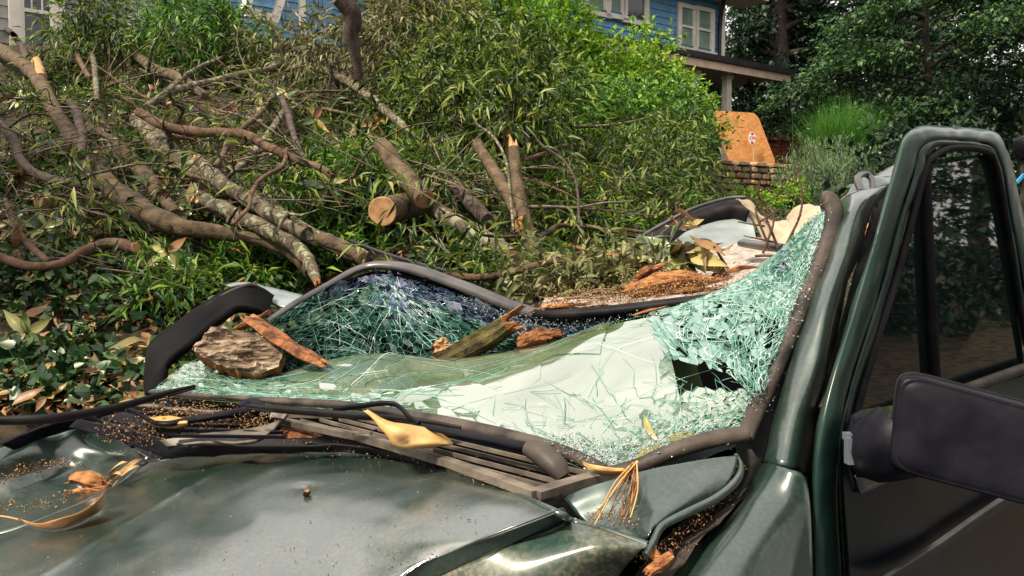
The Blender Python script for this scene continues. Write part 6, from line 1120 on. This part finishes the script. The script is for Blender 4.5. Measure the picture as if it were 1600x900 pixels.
leafmesh('fallen_leaf', 'long brown leaf curled like a boat on the folded bonnet corner', [[H(28, 810, .832), H(30, 812, .831), H(32, 814, .830)], [H(58, 818, .838), H(60, 825, .830), H(66, 826, .826)], [H(88, 812, .850), H(92, 823, .836), H(98, 826, .830)], [H(118, 803, .862), H(122, 812, .846), H(130, 814, .838)], [H(148, 786, .878), H(152, 796, .860), H(160, 796, .848)], [H(163, 770, .890), H(164, 772, .886), H(166, 774, .880)]], 'leaf_brown')
m = MB(); m.tube([H(-8, 806, .828), H(12, 808, .826), H(30, 812, .83)], .0016, 6, 3); tag(m.build('leaf_stalk', M['leaf_brown']), 'thin brown stalk reaching the left edge beside the boat shaped leaf', 'twig')
leafmesh('fallen_leaf', 'yellow twisted leaf lying across the end of the cowl grille', [[H(908, 721, .965), H(910, 723, .965), H(911, 725, .965)], [H(925, 726, .975), H(927, 733, .97), H(925, 738, .962)], [H(948, 730, .975), H(950, 738, .968), H(950, 743, .96)], [H(976, 732, .97), H(976, 735, .97), H(976, 738, .965)]], 'leaf_yellow')
leafmesh('fallen_leaf', 'short golden leaf upright at the corner of the two seals', [[H(996, 720, .985), H(997, 721, .985), H(998, 722, .985)], [H(982, 728, .98), H(986, 734, .975), H(992, 736, .972)], [H(970, 742, .965), H(975, 746, .962), H(980, 746, .96)], [H(966, 752, .955), H(967, 753, .955), H(969, 754, .955)]], 'leaf_yellow')
leafmesh('fallen_leaf', 'green leaf standing on the crushed glass near the lower seal', [[P(1006, 650, 1.13), P(1007, 650, 1.13), P(1008, 650, 1.13)], [P(1006, 665, 1.12), P(1011, 664, 1.12), P(1016, 662, 1.12)], [P(1014, 680, 1.11), P(1018, 678, 1.11), P(1023, 676, 1.11)], [P(1027, 690, 1.10), P(1028, 689, 1.10), P(1029, 688, 1.10)]], 'leaf_olive')
leafmesh('fallen_leaf', 'olive leaf pointing right on the crushed glass', [[P(1042, 687, 1.09), P(1043, 688, 1.09), P(1043, 690, 1.09)], [P(1056, 676, 1.10), P(1058, 682, 1.09), P(1058, 691, 1.08)], [P(1070, 674, 1.10), P(1072, 680, 1.09), P(1072, 692, 1.08)], [P(1088, 680, 1.09), P(1088, 681, 1.09), P(1088, 682, 1.09)]], 'leaf_olive')
leafmesh('fallen_leaf', 'olive leaf lying left of the other two on the crushed glass', [[P(994, 718, 1.06), P(995, 719, 1.06), P(996, 720, 1.06)], [P(1000, 704, 1.07), P(1006, 708, 1.06), P(1010, 714, 1.05)], [P(1014, 697, 1.08), P(1018, 700, 1.07), P(1022, 706, 1.06)], [P(1030, 694, 1.08), P(1031, 695, 1.08), P(1032, 696, 1.08)]], 'leaf_olive')
leafmesh('fallen_leaf', 'pale tan leaf under the left wiper arm on the vent plates', [[H(222, 655, .945), H(224, 658, .945), H(226, 661, .94)], [H(240, 652, .948), H(245, 659, .95), H(248, 668, .938)], [H(265, 650, .95), H(270, 659, .951), H(272, 670, .938)], [H(292, 655, .95), H(293, 660, .95), H(294, 665, .943)]], 'leaf_yellow')
dl = empty('dry_leaf_cluster', H(195, 740, .86), 'cluster of pale dry curled leaves against the bonnet fold', 'leaves')
for k, (a, b, w) in enumerate([((168, 756), (226, 716), 8), ((176, 760), (218, 728), 6), ((165, 748), (200, 722), 6), ((172, 752), (190, 742), 5)]):
    A_, B_ = H(a[0], a[1], .848), H(b[0], b[1], .878); t = unit(B_ - A_); s_ = unit(np.cross(t, Z)) * .006 * w / 6; Mi = (A_ + B_) / 2 + Z * .006
    sheet('leaf', [[A_, A_ + Z * .001, A_], [Mi - s_ - Z * .002 + (A_ - B_) * .15, Mi + (A_ - B_) * .15 + Z * .002, Mi + s_ + (A_ - B_) * .15], [Mi - s_ + (B_ - A_) * .2, Mi + (B_ - A_) * .2 + Z * .004, Mi + s_ + (B_ - A_) * .2], [B_, B_ + Z * .001, B_]], M['litter_one'] if 'litter_one' in M else M['leaf_brown'] if k % 2 else M['leaf_yellow'], dl, 10, 7, .001, 40)
pn_ = empty('pine_needles', H(960, 770, .95), 'bundle of dry tan pine needles hanging from the seal corner', 'needles')
for k in range(11):
    a = H(992 + random.uniform(-4, 4), 722, .985); e = H(random.choice([915, 925, 940, 950, 958, 968, 975, 985]) + random.uniform(-5, 5), random.uniform(800, 826), .930); mm_ = (a + e) / 2 + rdir(1)[0] * .006; m = MB(); m.tube([a, mm_, e], [.0008, .0009, .0006], 5, 4); m.build('needle', M['wood_orange'] if k % 3 else M['leaf_yellow'], pn_)
# ---- wilted magnolia sprig and litter on the crushed roof
def roof_spr(px, py, d, K, L, label, mats):
    q = P(px, py, d); e = empty('wilted_sprig', q, label, 'leafy sprig'); m = MB(); ax = unit(rdir(1, .1, .6)[0]); m.tube([q - ax * .12, q, q + ax * .05], [.004, .0035, .002], 6, 3); m.build('stem', M['bark_dark'], e)
    for k in range(K): put_leaf(e, q + rdir(1)[0] * .03, unit(rdir(1, -.5, .6)[0] + np.array([0, 0, -.15])), unit(rdir(1, .2, 1)[0]), L * random.uniform(.7, 1.2), random.random() < mats)
roof_spr(1010, 425, 2.1, 12, .10, 'wilted olive leaves left of the rear glass on the roof', .1); roof_spr(1070, 395, 2.1, 14, .11, 'wilted olive leaves in front of the rear glass', .1); roof_spr(1125, 400, 2.05, 10, .10, 'wilted green leaves at the right end of the roof litter', .1); roof_spr(1058, 345, 2.5, 8, .08, 'upright limp leaf sprig against the arched hatch edge', .2)
for k in range(5):
    a = P(1180 + 12 * k, 400 - 4 * k, 2.0); e = a + unit(np.array([random.uniform(-.5, 1), 0, random.uniform(.4, 1)])) * random.uniform(.1, .25); m = MB(); m.tube([a, (a + e) / 2 + rdir(1)[0] * .04, e], [.0035, .0028, .001], 6, 4); m.tube([(a + e) / 2, (a + e) / 2 + rdir(1, 0, 1)[0] * .08], [.003, .0015], 5, 1)
    tag(m.build('broken_twig', M['bark_red']), ['first', 'second', 'third', 'fourth', 'last'][k] + ' bare broken twig from the left among those standing before the beige lining', 'twig', 'twigs standing before the beige lining')
X = along([P(835, 450, 2.3), P(870, 455, 2.2), P(920, 455, 2.15), P(980, 450, 2.1), P(1020, 440, 2.1)], 420, .05); X[:, 2] += .005
stuff('roof_leaf_litter', sprays(X, rdir(len(X)), .08, 6, .05, .25, .1, 1), M['olive'], 'matted olive leaves lying behind the dark header')
X = along([P(640, 432, 2.5), P(720, 440, 2.4), P(800, 452, 2.4), P(900, 430, 2.5), P(960, 420, 2.5)], 260, .06)
for k_, (a_, b_, w_) in enumerate([((1040, 460, 1.8), (1110, 450, 1.82), .012), ((905, 462, 2.0), (960, 452, 2.0), .010), ((1130, 428, 2.0), (1180, 418, 2.0), .014), ((870, 470, 1.93), (930, 466, 1.9), .008), ((1085, 470, 1.75), (1150, 455, 1.74), .009)]):
    chunk('wood_splinter', ['splinter lying just right of the fibrous orange lump', 'flat brown splinter among the matted olive leaves', 'broad brown splinter before the beige lining', 'narrow orange splinter behind the header bend', 'thin splinter on the right end of the header'][k_], 'wood piece', [(*a_, w_ * .5), ((a_[0] + b_[0]) / 2, (a_[1] + b_[1]) / 2 - 3, (a_[2] + b_[2]) / 2, w_), (*b_, w_ * .4)], ['wood_rot', 'bark_chunk'][k_ % 2], 'wood_orange', .6, .5, 9, .02)
stuff('roof_leaf_litter', sprays(X, rdir(len(X)), .12, 7, .06, .2, .2, .9), M['willow'], 'loose green leaves strewn over the sunken roof')
crumbs('sawdust', along([P(845, 482, 1.92), P(920, 474, 1.86), P(1000, 468, 1.82), P(1080, 460, 1.8), P(1160, 452, 1.78)], 3200, .02), .0030, M['litter'] , None, 'orange sawdust and wood crumbs along the roof header')
def on_patch(pt, n, box=(0, 0, 1, 1)):
    u = rng.uniform(box[0], box[2], n); v = rng.uniform(box[1], box[3], n); return pt.at(u, v)
crumbs('wood_crumbs', on_patch(HOOD, 420, (0, 0, .8, 1)) + Z * .001, .0013, M['litter'], None, 'fine wood crumbs scattered over the bonnet')
crumbs('wood_crumbs', np.concatenate([along([H(0, 750, .84), H(40, 735, .842), H(85, 725, .845), H(120, 728, .84)], 260, .006), along([H(0, 790, .81), H(60, 788, .82), H(110, 772, .835)], 120, .008)]), .0022, M['litter'], None, 'rusty wood crumbs lying in the bonnet fold')
crumbs('wood_crumbs', np.concatenate([along([H(160, 665, .93), H(240, 680, .925), H(330, 660, .935), H(400, 665, .935), H(280, 650, .95)], 1300, .014), along([H(230, 640, .95), H(330, 650, .945), H(420, 660, .94)], 900, .010)]), .0022, M['litter'], None, 'pale wood crumbs filling the broken cowl vents')
crumbs('wood_crumbs', np.concatenate([along([H(930, 815, .93), H(960, 800, .94), H(990, 820, .935)], 160, .008), along([H(1150, 730, .95), H(1120, 790, .925), H(1060, 840, .91), H(1010, 880, .885)], 420, .008), along([H(430, 700, .91), H(600, 712, .915), H(800, 772, .935)], 300, .010)]), .0016, M['litter'], None, 'specks of wood and grit in the gutter and along the bonnet edge')
print('tris', sum(len(o.data.polygons) for o in bpy.data.objects if o.type == 'MESH'), 'objs', len(bpy.data.objects))
